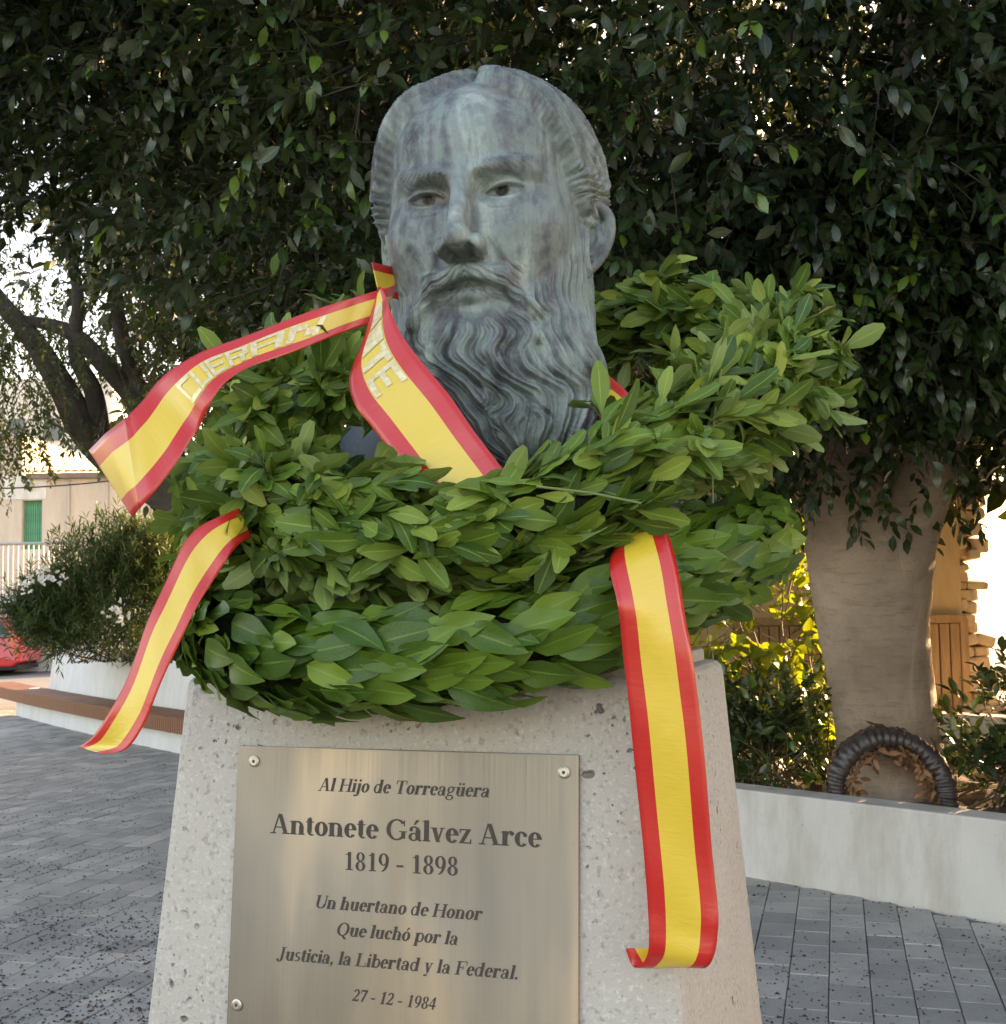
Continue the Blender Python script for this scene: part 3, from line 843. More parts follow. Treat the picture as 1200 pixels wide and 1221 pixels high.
mb.hexa([local(pr, v3(p, -0.02)) for p in (A0 + rwn * (th + .002), A0 + rwd * 0.2 + rwn * (th + .002), E0 + rwd * .2, E0)], [local(pr, v3(p, RWH)) for p in (A0 + rwn * (th + .002), A0 + rwd * .2 + rwn * (th + .002), E0 + rwd * .2, E0)])
mb.build('side_wall', PLANTER, pr, bevel=0.01)
mb = MB()
mb.hexa([local(pr, v3(p, -0.02)) for p in (E0 + rwn * .002, E1 + rwn * .002, E1 + rwn * .2, E0 + rwn * .2)], [local(pr, v3(p, 0.62)) for p in (E0 + rwn * .002, E1 + rwn * .002, E1 + rwn * .2, E0 + rwn * .2)])
mb.build('back_wall', PLANTER, pr, bevel=0.01)
sv = []; ns = 26
for i in range(ns + 1):
    for j in range(ns + 1):
        p = A0 + rwd * 0.19 + (B0 - A0) * 0.985 * i / ns + rwn * (th - .01 + (3.4 - th) * j / ns)
        sv.append(local(pr, v3(p, 0.36 + 0.04 * math.sin(i * 1.7 + j) + 0.03 * math.sin(j * 2.3 + i * .7))))
sf = [(i * (ns + 1) + j, (i + 1) * (ns + 1) + j, (i + 1) * (ns + 1) + j + 1, i * (ns + 1) + j + 1) for i in range(ns) for j in range(ns)]
obj('soil', mesh_np('soil', sv, sf, [SOIL], True), pr)

# ------------------------------------------------------------------ left planter with bench
ld = (LW_B - LW_A)[:2]; llen = np.linalg.norm(ld); ld /= llen; ln_ = np.array([-ld[1], ld[0]])
if ln_[1] < 0: ln_ = -ln_
def lcurve(t, off):                                                           # gently curved run; t in metres from LW_A, off towards the back
    bul = 0.10 * (t / llen - 0.5) ** 2 * 4 - 0.05
    return LW_A[:2] + ld * t + ln_ * (off + bul * 0.6)
pl = empty('bench_planter', (LW_A[0], LW_A[1], 0), label='white curved planter wall with a wooden slatted bench under the oleander', cat='planter')
def lrun(t0, t1, offs_z, n=18):
    """extruded profile along the curve: offs_z list of (offset, z)"""
    V, F = [], []; k = len(offs_z)
    for i in range(n + 1):
        t = t0 + (t1 - t0) * i / n
        for off, z in offs_z:
            p = lcurve(t, off); V.append(local(pl, v3(p, z)))
    for i in range(n):
        for j in range(k):
            F.append((i * k + j, i * k + (j + 1) % k, (i + 1) * k + (j + 1) % k, (i + 1) * k + j))
    F.append(tuple(range(k))[::-1]); F.append(tuple(n * k + j for j in range(k)))
    return V, F
def lpart(name, t0, t1, prof, mt, bev=0.015):
    V, F = lrun(t0, t1, prof)
    mb = MB(); mb.add(V, F); return mb.build(name, mt, pl, bevel=bev)
lpart('bench_base', 0.0, llen + 3.2, [(0, -0.02), (0.30, -0.02), (0.30, 0.235), (0.0, 0.235)], PLANTER_W)
lpart('wall', 0.42, llen + 3.2, [(0.36, -0.02), (0.62, -0.02), (0.62, 1.02), (0.44, 1.02), (0.36, 0.40)], PLANTER_W, 0.02)
lpart('soil', 0.5, llen + 3.2, [(0.63, 0.0), (1.9, 0.0), (1.9, 0.90), (0.63, 0.90)], SOIL)
nsl = 150
slat_me = MB().box((0, 0, 0), (0.046, 0.47, 0.165)).mesh('bench_slat', WOOD_BENCH, bevel=0.004, seg=1)
for i in range(nsl):
    t = -1.75 + 0.0565 * i
    p0, p1 = lcurve(t, -0.13), lcurve(t, 0.34)
    o = obj('bench_slat', slat_me, pl)
    c = (p0 + p1) / 2
    o.location = local(pl, v3(c, 0.315 + random.uniform(-.0015, .0015)))
    o.rotation_euler = (0, 0, math.atan2((p1 - p0)[1], (p1 - p0)[0]) - math.pi / 2)
litter = quad('paper_scrap', [(0, 0, 0), (0.16, 0.02, 0.004), (0.15, 0.1, 0.02), (0.01, 0.09, 0.006)], plain('white_paper', (.75, .75, .75), .8), label='small white paper scrap lying on the wooden bench', cat='paper')
q = lcurve(0.35, 0.08); litter.location = (q[0], q[1], 0.396)

# ------------------------------------------------------------------ red car parked in the street beyond the bench
CP = G(26, 804, -0.03)
car = empty('parked_car', (CP[0], CP[1], -0.03), math.radians(4), label='red hatchback parked on the street beyond the bench', cat='car')
def car_build():
    prof = [(-4.0, .30), (-4.02, .62), (-3.2, .80), (-2.55, .92), (-1.85, 1.36), (-1.3, 1.50), (-.5, 1.50), (-.12, 1.36), (.18, .98), (.24, .70), (.22, .34), (.02, .22), (-3.9, .22)]
    hw = {}
    V, F = [], []
    n = len(prof)
    for s, ww in ((-1, None), (1, None)):
        for x, z in prof:
            w = 0.86 if z < 0.95 else 0.86 - 0.17 * (z - .95) / .55
            V.append((x, s * w, z))
    F.append(tuple(range(n))); F.append(tuple(range(n, 2 * n))[::-1])
    F += [(i, n + i, n + (i + 1) % n, (i + 1) % n) for i in range(n)]
    mb = MB(); mb.add(V, F)
    mb.build('body', CARPAINT, car, smooth=False, bevel=0.045, seg=3)
    for s in (-1, 1):
        for pts in ([(-2.35, .95), (-1.74, 1.33), (-1.22, 1.43), (-1.18, .95)], [(-1.10, .95), (-1.13, 1.43), (-.5, 1.43), (-.26, 1.30), (-.05, .97)]):
            g = MB(); w = lambda z: s * (0.872 - 0.17 * (z - .95) / .55)
            g.hexa([(x, w(z) - s * .02, z) for x, z in pts], [(x, w(z) + s * .006, z) for x, z in pts]); g.build('side_window', CARGLASS, car)
        g = MB(); g.tube([(-2.4, s * .868, .945), (-.0, s * .868, .955)], .012, 6); g.build('window_trim', CHROME, car)
        for x in (-3.25, -.62):
            tyre = MB(); 
            tyre.tube([(x, s * .66, .3), (x, s * .70, .3), (x, s * .84, .3), (x, s * .87, .3)], [.27, .315, .315, .28], 28)
            ty = tyre.build('wheel', RUBBER, car, smooth=False, bevel=.01)
            rim = MB(); rim.tube([(x, s * .80, .3), (x, s * .876, .3)], [.20, .185], 24); obj('rim', rim.mesh('rim', CHROME), ty)
        lm = MB(); lm.box((.20, s * .66, .82), (.1, .28, .2)); lm.build('tail_lamp', LAMPRED, car, bevel=.02)
        hd = MB(); hd.box((-3.86, s * .62, .70), (.28, .34, .12)); hd.build('headlight', CHROME, car, bevel=.03)
    g = MB(); g.hexa([(-.09, -.62, 1.36), (-.09, .62, 1.36), (.15, .70, 1.0), (.15, -.70, 1.0)], [(-.06, -.62, 1.375), (-.06, .62, 1.375), (.185, .70, 1.01), (.185, -.70, 1.01)]); g.build('rear_window', CARGLASS, car)
    g = MB(); g.box((-1.9, 0, .2), (4.1, 1.66, .12)); g.build('sill', RUBBER, car, bevel=.02)
car_build()

# ------------------------------------------------------------------ house beyond the street (left)
HY = 36.0
def hx(px, y=HY): return (px - CX) / FPX * y / math.cos(PITCH)
def hzv(px, py, y=HY): return P(px, py, y / 1.0)[2]
house = empty('town_house', (hx(-60), HY, -0.03), label='cream rendered house with a green shuttered window behind the oleander', cat='house')
hl = lambda x, y, z: np.array([x, y, z]) - np.array(house.location)
wx0, wx1 = hx(26), hx(50); wz0, wz1 = P(38, 655, HY)[2], P(38, 596, HY)[2]
zt = P(90, 570, HY)[2]; xl, xr = hx(-260), hx(300)
def panel(mb, x0, x1, z0, z1, y0, y1): mb.box(hl((x0 + x1) / 2, (y0 + y1) / 2, (z0 + z1) / 2), (x1 - x0, y1 - y0, z1 - z0))
mb = MB()
panel(mb, xl, wx0, -0.03, zt, HY, HY + 8)
panel(mb, wx1, xr, -0.03, zt, HY, HY + 8)
panel(mb, wx0, wx1, wz1, zt, HY, HY + 8)
panel(mb, wx0, wx1, -0.03, wz0, HY, HY + 8)
panel(mb, wx0 - .02, wx1 + .02, wz0 - .02, wz1 + .02, HY + .35, HY + .5)
mb.build('wall', CREAM, house)
ztb = P(10, 520, HY)[2]
mb = MB(); panel(mb, xl, hx(21), zt + .002, ztb, HY + .3, HY + 8); mb.build('upper_wall', CREAM, house)
mb = MB(); panel(mb, xl - .2, hx(22.5), ztb + .002, ztb + .12, HY + .15, HY + 8.1); mb.build('parapet_cap', CREAM, house, bevel=.02)
mb = MB(); panel(mb, hx(21) + .3, xr + .1, zt + .002, zt + .16, HY - .22, HY + 8.1); mb.build('eaves', paint_wall('eaves_brown', (.20, .15, .11), (.28, .21, .16), (.14, .11, .09)), house, bevel=.02)
tile_me = MB()
for a in range(6):
    pass
tl = MB(); 
arc = [(.11 * math.cos(a), .075 * math.sin(a)) for a in np.linspace(0, math.pi, 7)]
for k in range(len(arc) - 1):
    (xa, za), (xb, zb_) = arc[k], arc[k + 1]
    tl.add([(xa, -.25, za), (xb, -.25, zb_), (xb * .85, .25, zb_ * .85 + .1), (xa * .85, .25, za * .85 + .1)], [(0, 1, 2, 3)])
tile_m = tl.mesh('roof_tile', plain('clay_tile', (.36, .20, .12), .85, 0, .3, 3))
for i in range(46):
    o = obj('roof_tile', tile_m, house); o.location = hl(hx(22) + .4 + i * .235, HY - .02, zt + .16)
def slats(parent, x0, x1, z0, z1, y, n, mt, name='slat'):
    w = (x1 - x0) / n
    me = MB().box((0, 0, 0), (w * .86, .035, z1 - z0)).mesh(name, mt, bevel=.006, seg=1)
    for i in range(n):
        o = obj(name, me, parent); o.location = (x0 + (i + .5) * w, y, (z0 + z1) / 2)
sh = MB(); sh.box(hl((wx0 + wx1) / 2, HY + .24, (wz0 + wz1) / 2), (wx1 - wx0 + .01, .02, wz1 - wz0 + .01))
sho = sh.build('shutter', GREEN_PAINT, house)
slats(sho, hl(wx0, 0, 0)[0], hl(wx1, 0, 0)[0], hl(0, 0, wz0)[2], hl(0, 0, wz1)[2], hl(0, HY + .20, 0)[1], 9, GREEN_PAINT)
mb = MB(); panel(mb, wx0 - .55, wx1 + .12, wz1 + .03, wz1 + .75, HY - .03, HY - .001); mb.build('lintel_panel', PALEW, house)
mb = MB(); mb.tube([hl(hx(37), HY - .03, wz1 + .45), hl(hx(37), HY - .2, wz1 + .42)], [.10, .12], 12); mb.build('wall_lamp', METAL_GREY, house, smooth=True)
for px in (82, 128, 178):
    mb = MB(); mb.tube([hl(hx(px), HY - .04, .2), hl(hx(px), HY - .04, zt - .05)], .045, 8); mb.build('downpipe', CREAM, house, smooth=True)
# pale tower block far behind (burnt out by the sky)
far = empty('apartment_block', (hx(40, 70), 70, -0.03), label='pale distant apartment block rising behind the cream house roof', cat='building')
mb = MB(); mb.box((0, 4, 7.5), (9, 8, 15)); mb.build('wall', PALEW, far)
for i in range(4):
    for j in range(4):
        mb = MB(); mb.box((-3 + i * 2, -.03, 3 + j * 3), (.9, .1, 1.3)); mb.build('window', CARGLASS, far)

# street railing in front of the house
RY = 31.0
rail = empty('street_railing', (hx(-40, RY), RY, -0.03), label='thin white metal railing along the street before the cream house', cat='railing')
rx0, rx1 = hx(-60, RY), hx(215, RY); rz1 = P(40, 648, RY)[2]; rz0 = rz1 - 1.25
rl = lambda x, y, z: np.array([x, y, z]) - np.array(rail.location)
mb = MB(); mb.box(rl((rx0 + rx1) / 2, RY + .2, rz0 / 2), (rx1 - rx0, .35, rz0 + .03)); mb.build('base_wall', PLANTER_W, rail)
mb = MB(); mb.tube([rl(rx0, RY, rz1), rl(rx1, RY, rz1)], .04, 8); mb.build('top_rail', METAL_GREY, rail)
mb = MB(); mb.tube([rl(rx0, RY, rz0 + .1), rl(rx1, RY, rz0 + .1)], .025, 8); mb.build('bottom_rail', METAL_GREY, rail)
bar_me = MB().tube([(0, 0, rz0), (0, 0, rz1)], .016, 6).mesh('bar', PLANTER_W)
nb = int((rx1 - rx0) / .13)
for i in range(nb):
    o = obj('bar', bar_me, rail); o.location = (rl(rx0 + .07 + i * .13, RY, 0)[0], 0, .03)

# overhead cables
for (a, b, nm) in (((-60, 583, 34.5), (190, 566, 34.5), 'lower'), ((-60, 388, 14), (150, 392, 14), 'upper')):
    p, q = P(*a), P(*b)
    pts = [p + (q - p) * t - np.array([0, 0, .12 * math.sin(math.pi * t)]) for t in np.linspace(0, 1, 14)]
    o = MB().tube(pts, .022 if nm == 'lower' else .008, 6).build('cable', CABLE)
    tag(o, 'black overhead cable running along the cream house eaves' if nm == 'lower' else 'thin black cable hanging through the leaning tree', 'cable')

# ------------------------------------------------------------------ old yard building behind the ficus (right)
BY = 11.2
yb = empty('yard_building', (hx(1000, BY), BY, -0.012), label='ochre rendered building with broken masonry end behind the ficus', cat='building')
yl = lambda x, y, z: np.array([x, y, z]) - np.array(yb.location)
x0, x1 = hx(560, BY), hx(1142, BY)
gz = P(1000, 738, BY)[2]
mb = MB(); mb.box(yl((x0 + x1) / 2, BY + .35, 1.9), (x1 - x0, .7, 3.8)); mb.build('wall', OCHRE, yb)
# ragged end of rubble masonry: single stones
rs = random.Random(5)
sx1 = hx(1146, BY)
zc = 0.0; row = 0
while zc < 3.9:
    h = rs.uniform(.07, .14); x = x1 - .02
    end = hx(1164, BY) + .09 * math.sin(zc * 3.6) + rs.uniform(-.09, .09)
    while x < end:
        w = rs.uniform(.08, .2)
        mb = MB(); mb.box((0, 0, 0), (w - .004, .5 + rs.uniform(-.06, .06), h - .002))
        me = mb.mesh('stone', STONE, bevel=.028, seg=2)
        o = obj('stone', me, yb); o.location = yl(x + w / 2, BY + .28 + rs.uniform(-.03, .03), zc + h / 2)
        o.rotation_euler = (rs.gauss(0, .08), rs.gauss(0, .12), rs.gauss(0, .1)); x += w
    zc += h
# plank gates set on the wall
def gate(pxa, pxb, n, lbl):
    g = empty('plank_gate', (hx(pxa, BY), BY - .06, -0.012), label=lbl, cat='gate')
    a, b = 0.0, hx(pxb, BY) - hx(pxa, BY)
    slats(g, a + .05, b - .05, .52, gz - .04, -.02, n, WOOD_DOOR, 'plank')
    for (c, d) in (((a + b) / 2, gz), ((a + b) / 2, .49)):
        mb = MB(); mb.box((c, -.03, d), (b - a, .07, .07)); mb.build('rail', WOOD_DOOR, g, bevel=.005)
    for c in (a + .02, b - .02):
        mb = MB(); mb.box((c, -.026, (gz + .1) / 2), (.07, .066, gz - .1)); mb.build('post', WOOD_DOOR, g, bevel=.005)
    for k in range(4):
        mb = MB(); mb.box(((a + b) / 2, -.02, .12 + k * .085), (b - a - .1, .03, .055)); mb.build('low_slat', WOOD_DOOR, g, bevel=.004)
gate(868, 1012, 11, 'brown plank gate half hidden by the backlit yellow-green shrub')
gate(1078, 1141, 4, 'narrow brown plank gate beside the broken masonry')
# corrugated sheet leaning by the gap
cs = []; cf = []; nc = 60
cx0, cx1 = hx(1140, 10.6), hx(1290, 10.6); cz0, cz1 = 0.2, P(1170, 838, 10.6)[2]
for i in range(nc + 1):
    for k, z in enumerate((cz0, cz1)):
        cs.append((0, 0, 0)); 
        cs[-1] = (cx0 + (cx1 - cx0) * k, 10.6 + .018 * math.sin(i * 1.1), cz0 + (cz1 - cz0) * i / nc)
cf = [(2 * i, 2 * i + 1, 2 * i + 3, 2 * i + 2) for i in range(nc)]
so = obj('corrugated_sheet', mesh_np('corrugated_sheet', cs, cf, [plain('rusty_zinc', (.34, .27, .20), .6, .3, .3, 3)], True), label='corrugated metal sheet standing across the sunlit gap', cat='sheet')
sm = so.modifiers.new('thick', 'SOLIDIFY'); sm.thickness = .004
# ------------------------------------------------------------------ foliage builders
def blade(kind, nl=6, nc=4, curl=0.25, fold=0.25, wave=0.0, twist=0.0, seed=0):
    """unit-length leaf along +Y, width along X, face +Z; returns V, F, UV"""
    r = np.random.default_rng(seed)
    t = np.linspace(0, 1, nl + 1)
    if kind == 'bay': w = 0.215 * np.sin(math.pi * np.clip(t, 0, 1) ** 0.85) ** 0.72 * (1 - 0.28 * t ** 3)
    elif kind == 'obovate': w = 0.175 * np.clip(np.sin(math.pi * t ** 1.5), 0, 1) ** 0.75 + 0.012
    elif kind == 'narrow': w = 0.075 * np.sin(math.pi * t ** 0.9) ** 0.7
    elif kind == 'heart': w = 0.36 * np.sin(math.pi * np.clip(t, 0, 1) ** 0.62) ** 0.9
    else: w = 0.23 * np.sin(math.pi * t ** 0.95) ** 0.8
    w[0] = max(w[0], 0.012); w[-1] = 0.006 if kind != 'obovate' else 0.05
    V, UV = [], []
    ang = 0; y = 0; z = 0
    ds = 1 / nl
    for i in range(nl + 1):
        for j in range(nc + 1):
            u = j / nc * 2 - 1
            x = w[i] * u * math.cos(fold * 0.9)
            zz = w[i] * abs(u) * math.sin(fold) + wave * math.sin(t[i] * 9 + u * 2 + seed) * abs(u) * w[i]
            tw = twist * (t[i] - .3)
            xx, z2 = x * math.cos(tw) - zz * math.sin(tw), x * math.sin(tw) + zz * math.cos(tw)
            V.append((xx, y - z2 * math.sin(-ang), z + z2 * math.cos(ang))); UV.append((j / nc, t[i]))
        a2 = -curl * t[i]
        y += ds * math.cos(a2); z += ds * math.sin(a2); ang = a2
    F = [(i * (nc + 1) + j, i * (nc + 1) + j + 1, (i + 1) * (nc + 1) + j + 1, (i + 1) * (nc + 1) + j) for i in range(nl) for j in range(nc)]
    return np.array(V), np.array(F), np.array(UV)

def frames(d, n):
    """rotation matrices whose Y column is d and Z column close to n (arrays N,3)"""
    d = d / (np.linalg.norm(d, axis=1, keepdims=True) + 1e-9)
    n = n - (n * d).sum(1, keepdims=True) * d
    n = n / (np.linalg.norm(n, axis=1, keepdims=True) + 1e-9)
    x = np.cross(d, n)
    return np.stack([x, d, n], axis=2)

def instance_mesh(name, variants, vi, pos, Rm, sc, rnd, mats):
    Vs, Fs, Us, As = [], [], [], []
    off = 0
    for k, (V, F, U) in enumerate(variants):
        idx = np.nonzero(vi == k)[0]
        if len(idx) == 0: continue
        W_ = np.einsum('nij,vj->nvi', Rm[idx], V) * sc[idx][:, None, None] + pos[idx][:, None, :]
        nv = len(V)
        Vs.append(W_.reshape(-1, 3))
        Fs.append((F[None] + (np.arange(len(idx)) * nv)[:, None, None] + off).reshape(-1, F.shape[1]))
        Us.append(np.tile(U, (len(idx), 1))); As.append(np.repeat(rnd[idx], nv))
        off += nv * len(idx)
    return mesh_np(name, np.concatenate(Vs), np.concatenate(Fs), mats, True, uv=np.concatenate(Us), attr={'rnd': np.concatenate(As)})

def leaf_variant_meshes(variants, mats, nr=4, name='leaf'):
    """one shared mesh per shape and per tint"""
    out = []
    for (V, F, U) in variants:
        out.append([mesh_np(name, V, F, mats, True, uv=U, attr={'rnd': np.full(len(V), (r + .5) / nr)}) for r in range(nr)])
    return out

def place_leaf(parent, lm, k, rnd, pos, R, s, name='leaf'):
    row = lm[k]; o = bpy.data.objects.new(name, row[min(int(rnd * len(row)), len(row) - 1)])
    COL.objects.link(o); o.parent = parent
    M = Matrix.Identity(4)
    for i in range(3):
        for j in range(3): M[i][j] = float(R[i, j]) * float(s)
        M[i][3] = float(pos[i])
    o.matrix_local = M
    return o

def rand_unit(n):
    v = RNG.normal(size=(n, 3)); return v / np.linalg.norm(v, axis=1, keepdims=True)

def clump_noise(p, f, seed):
    r = np.random.default_rng(seed); o = np.zeros(len(p))
    for i in range(6):
        k = r.normal(size=3) * f * (1.5 ** (i % 3)); o += np.sin(p @ k + r.uniform(0, 6.28))
    return o / 3.0

def sample_crown(ells, n, shell=0.5, seed=1, gaps=0.0, gf=1.6, zmin=None, in_view=None):
    """points in the outer shell of ellipsoids; some clumps thinned"""
    r = np.random.default_rng(seed); P_ = []
    tot = sum(e[2] for e in ells)
    for c, rad, wgt in ells:
        m_ = int(n * wgt / tot * 2.2)
        d = r.normal(size=(m_, 3)); d /= np.linalg.norm(d, axis=1, keepdims=True)
        rr = (1 - shell * r.random(m_) ** 1.3)
        bump_ = 1 + 0.10 * clump_noise(d * 3, 1.2, seed + 5)
        p = np.array(c) + d * rr[:, None] * bump_[:, None] * np.array(rad)
        keep = clump_noise(p, gf, seed + 9) > (-2 + gaps)
        if zmin is not None: keep &= p[:, 2] > zmin
        p = p[keep][: int(n * wgt / tot)]
        P_.append(p)
    return np.concatenate(P_)

def sprigs(pts, per, length, leaf_len, droop=0.5, seed=3, ctr=None, spread=0.8, jit=0.25):
    """leaves set alternately along short twigs; returns pos, dir, normal, size, twig ends"""
    r = np.random.default_rng(seed)
    n = len(pts)
    d = r.normal(size=(n, 3)) * 0.7
    if ctr is not None:
        o = pts - np.array(ctr); d += 0.9 * o / (np.linalg.norm(o, axis=1, keepdims=True) + 1e-6)
    d[:, 2] -= droop
    d /= np.linalg.norm(d, axis=1, keepdims=True)
    side = np.cross(d, r.normal(size=(n, 3))); side /= np.linalg.norm(side, axis=1, keepdims=True)
    up = np.cross(side, d)
    L = length * r.uniform(0.7, 1.3, n)
    pos, dr, nm, sz, own = [], [], [], [], []
    for k in range(per):
        t = (k + 0.6) / per
        s = 1 if k % 2 else -1
        a = k * 2.4 + r.normal(0, .3, n)
        sd = side * np.cos(a)[:, None] + up * np.sin(a)[:, None]
        base = pts + d * (L * t)[:, None]
        v = d * (0.55 + 0.4 * t) + sd * spread * (1 - 0.5 * (k == per - 1)) + r.normal(size=(n, 3)) * jit
        v[:, 2] -= 0.25 * droop
        pos.append(base); dr.append(v)
        nn = np.cross(v, np.cross(np.array([0, 0, 1.0]) + r.normal(size=(n, 3)) * .45, v)); nm.append(nn)
        sz.append(leaf_len * r.uniform(0.65, 1.2, n)); own.append(np.arange(n))
    return np.concatenate(pos), np.concatenate(dr), np.concatenate(nm), np.concatenate(sz), np.concatenate(own), pts, pts + d * L[:, None]

def twig_mesh(name, A, B, rad, mt):
    """thin three-sided twigs"""
    n = len(A); d = B - A; d /= np.linalg.norm(d, axis=1, keepdims=True) + 1e-9
    a = np.cross(d, np.array([0.3, 0.5, 0.8])); a /= np.linalg.norm(a, axis=1, keepdims=True); b = np.cross(d, a)
    V = np.zeros((n, 6, 3))
    for k in range(3):
        an = 2 * math.pi * k / 3; o = (a * math.cos(an) + b * math.sin(an)) * rad
        V[:, k] = A + o; V[:, 3 + k] = B + o * .5
    f = np.array([[0, 1, 4, 3], [1, 2, 5, 4], [2, 0, 3, 5]])
    F = (f[None] + (np.arange(n) * 6)[:, None, None]).reshape(-1, 4)
    return mesh_np(name, V.reshape(-1, 3), F, [mt])

def trunk_tube(mb, pts, rads, n=20, flute=0.06, seed=0):
    """tapered trunk with uneven section"""
    r = np.random.default_rng(seed)
    S = spline(np.column_stack([np.array(pts), rads]), max(24, len(pts) * 6))
    b = len(mb.V); ph = r.uniform(0, 6.28, 4)
    prev = np.array([1.0, 0, 0]); m_ = len(S)
    for i in range(m_):
        t = S[min(i + 1, m_ - 1), :3] - S[max(i - 1, 0), :3]; t /= np.linalg.norm(t) + 1e-9
        a = prev - t * (prev @ t); a /= np.linalg.norm(a); prev = a; c = np.cross(t, a)
        for k in range(n):
            an = 2 * math.pi * k / n
            rr = S[i, 3] * (1 + flute * (math.sin(3 * an + ph[0] + i * .05) + .6 * math.sin(5 * an + ph[1] - i * .08) + .5 * math.sin(2 * an + ph[2] + i * .11)))
            mb.V.append(tuple(S[i, :3] + rr * (a * math.cos(an) + c * math.sin(an))))
    for i in range(m_ - 1):
        for k in range(n):
            k2 = (k + 1) % n
            mb.F.append((b + i * n + k, b + i * n + k2, b + (i + 1) * n + k2, b + (i + 1) * n + k)); mb.M.append(0)

# ------------------------------------------------------------------ big ficus on the right
FD = 7.25
def fp(px, py, d=FD): return P(px, py, d)
fbase = fp(1062, 968)
ficus = empty('ficus_tree', (fbase[0], fbase[1], 0.34), label='large ficus tree with thick pale trunk growing in the low planter', cat='tree')
fo = np.array(ficus.location)
px2m = FD / FPX
mb = MB()
trunk_tube(mb, [fp(1064, 985) - fo, fp(1062, 950) - fo, fp(1060, 900) - fo, fp(1052, 830) - fo, fp(1041, 750) - fo, fp(1038, 700) - fo, fp(1033, 630) - fo, fp(1000, 540) - fo, fp(960, 420) - fo, fp(900, 290, 7.0) - fo, fp(830, 120, 6.8) - fo],
           [96 * px2m, 76 * px2m, 62 * px2m, 60 * px2m, 63 * px2m, 68 * px2m, 72 * px2m, 50 * px2m, 38 * px2m, 26 * px2m, 14 * px2m], 28, 0.035, 2)
mb.build('trunk', BARK_FICUS, ficus, smooth=True)
for k, (pp, rr_) in enumerate([([(1052, 740), (1068, 690), (1088, 620), (1120, 520), (1165, 380), (1215, 220)], [26, 34, 36, 32, 24, 12]),
                               ([(1000, 540), (930, 440), (800, 330), (640, 230), (480, 150)], [34, 26, 20, 14, 8]),
                               ([(960, 430), (1010, 300), (1060, 150), (1080, 0)], [26, 20, 15, 8])]):
    mb = MB()
    trunk_tube(mb, [fp(x, y, FD - .12 * i) - fo for i, (x, y) in enumerate(pp)], [r_ * px2m for r_ in rr_], 18, 0.05, 5 + k)
    mb.build('limb', BARK_FICUS, ficus, smooth=True)
# crown: leafy twigs through the crown's volume
CE = [((1.5, 7.0, 5.1), (4.3, 3.3, 2.9), 1.0), ((-3.3, 6.4, 6.1), (2.9, 2.5, 2.3), 0.5), ((2.2, 5.8, 3.2), (1.3, .9, .72), 0.12), ((1.0, 6.0, 7.4), (5.5, 3.6, 1.6), 0.35)]
sp = sample_crown(CE, 43000, 0.55, 31, 1.15, 0.95)
zz_ = (sp - _C) @ _F
uu_ = CX + FPX * ((sp - _C) @ _R) / zz_; vv_ = CY - FPX * ((sp - _C) @ _U) / zz_
wide = (uu_ > -250) & (uu_ < 1500) & (vv_ > -350)
keep = (zz_ > 2.7) & (RNG.random(len(sp)) < np.where(wide, np.where(sp[:, 1] > 8.6, .45, 1.0), .22))
sp = sp[keep]
FV = [blade('ell', 3, 1, c, f, 0, 0, s) for s, (c, f) in enumerate([(.15, .2), (.5, .3), (.8, .15), (.3, .4)])]
pos, dr, nm, sz, own, ta, tb = sprigs(sp, 8, 0.25, 0.098, 0.55, 4, (1.4, 7.0, 4.6))
rnd = np.clip(RNG.normal(0.34, 0.16, len(pos)) + 0.28 * clump_noise(pos, 1.1, 77), 0.01, .9)  # leaf tint also varies by clump, painting in brighter lit clumps
young = (own % 13 == 0) & (np.arange(len(pos)) > len(pos) * .6)
rnd[young] = 0.97
Rm = frames(dr, nm); vi = RNG.integers(0, 4, len(pos))
pj = (pos - _C) @ _F
u_ = CX + FPX * ((pos - _C) @ _R) / pj; v_ = CY - FPX * ((pos - _C) @ _U) / pj
inview = (u_ > 0) & (u_ < 1200) & (v_ > 0) & (v_ < 700) & (pj > 1)
order = np.argsort(np.where(inview, pj / sz, 1e9))
single = order[:300]
rest = np.ones(len(pos), bool); rest[single] = False
lm_f = leaf_variant_meshes([blade('ell', 5, 4, c, f, .1, 0, s) for s, (c, f) in enumerate([(.15, .2), (.5, .3), (.8, .15), (.3, .4)])], [LEAF_FICUS], 4)
for i in single: place_leaf(ficus, lm_f, vi[i], rnd[i], pos[i] - fo, Rm[i], sz[i])
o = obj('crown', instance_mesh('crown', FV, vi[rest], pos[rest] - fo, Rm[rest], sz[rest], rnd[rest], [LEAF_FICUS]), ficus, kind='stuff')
tk = np.nonzero((ta[:, 1] < 6.4) & (RNG.random(len(ta)) < .5))[0]
obj('twigs', twig_mesh('twigs', (ta - (tb - ta) * .6 - fo)[tk], (tb - fo)[tk], .0035, TWIG_DARK), ficus, kind='stuff')
s5 = sample_crown([((6.3, 6.4, 4.3), (3.5, 5.0, 3.4), 1.0)], 6000, .8, 231, .1, 1.2)  # unseen leaf mass added right of the view to keep sun off plinth, paving
s5 = s5[(s5[:, 0] - _C[0]) / s5[:, 1] > .43]
p5, d5, n5, z5, _, _, _ = sprigs(s5, 7, .36, .27, .5, 45, (6.3, 5.9, 4.4))
obj('unseen_shade_crown', instance_mesh('unseen_shade_crown', FV, RNG.integers(0, 4, len(p5)), p5 - fo, frames(d5, n5), z5, np.clip(RNG.normal(.36, .2, len(p5)), .01, .99), [LEAF_FICUS]), ficus, kind='stuff')


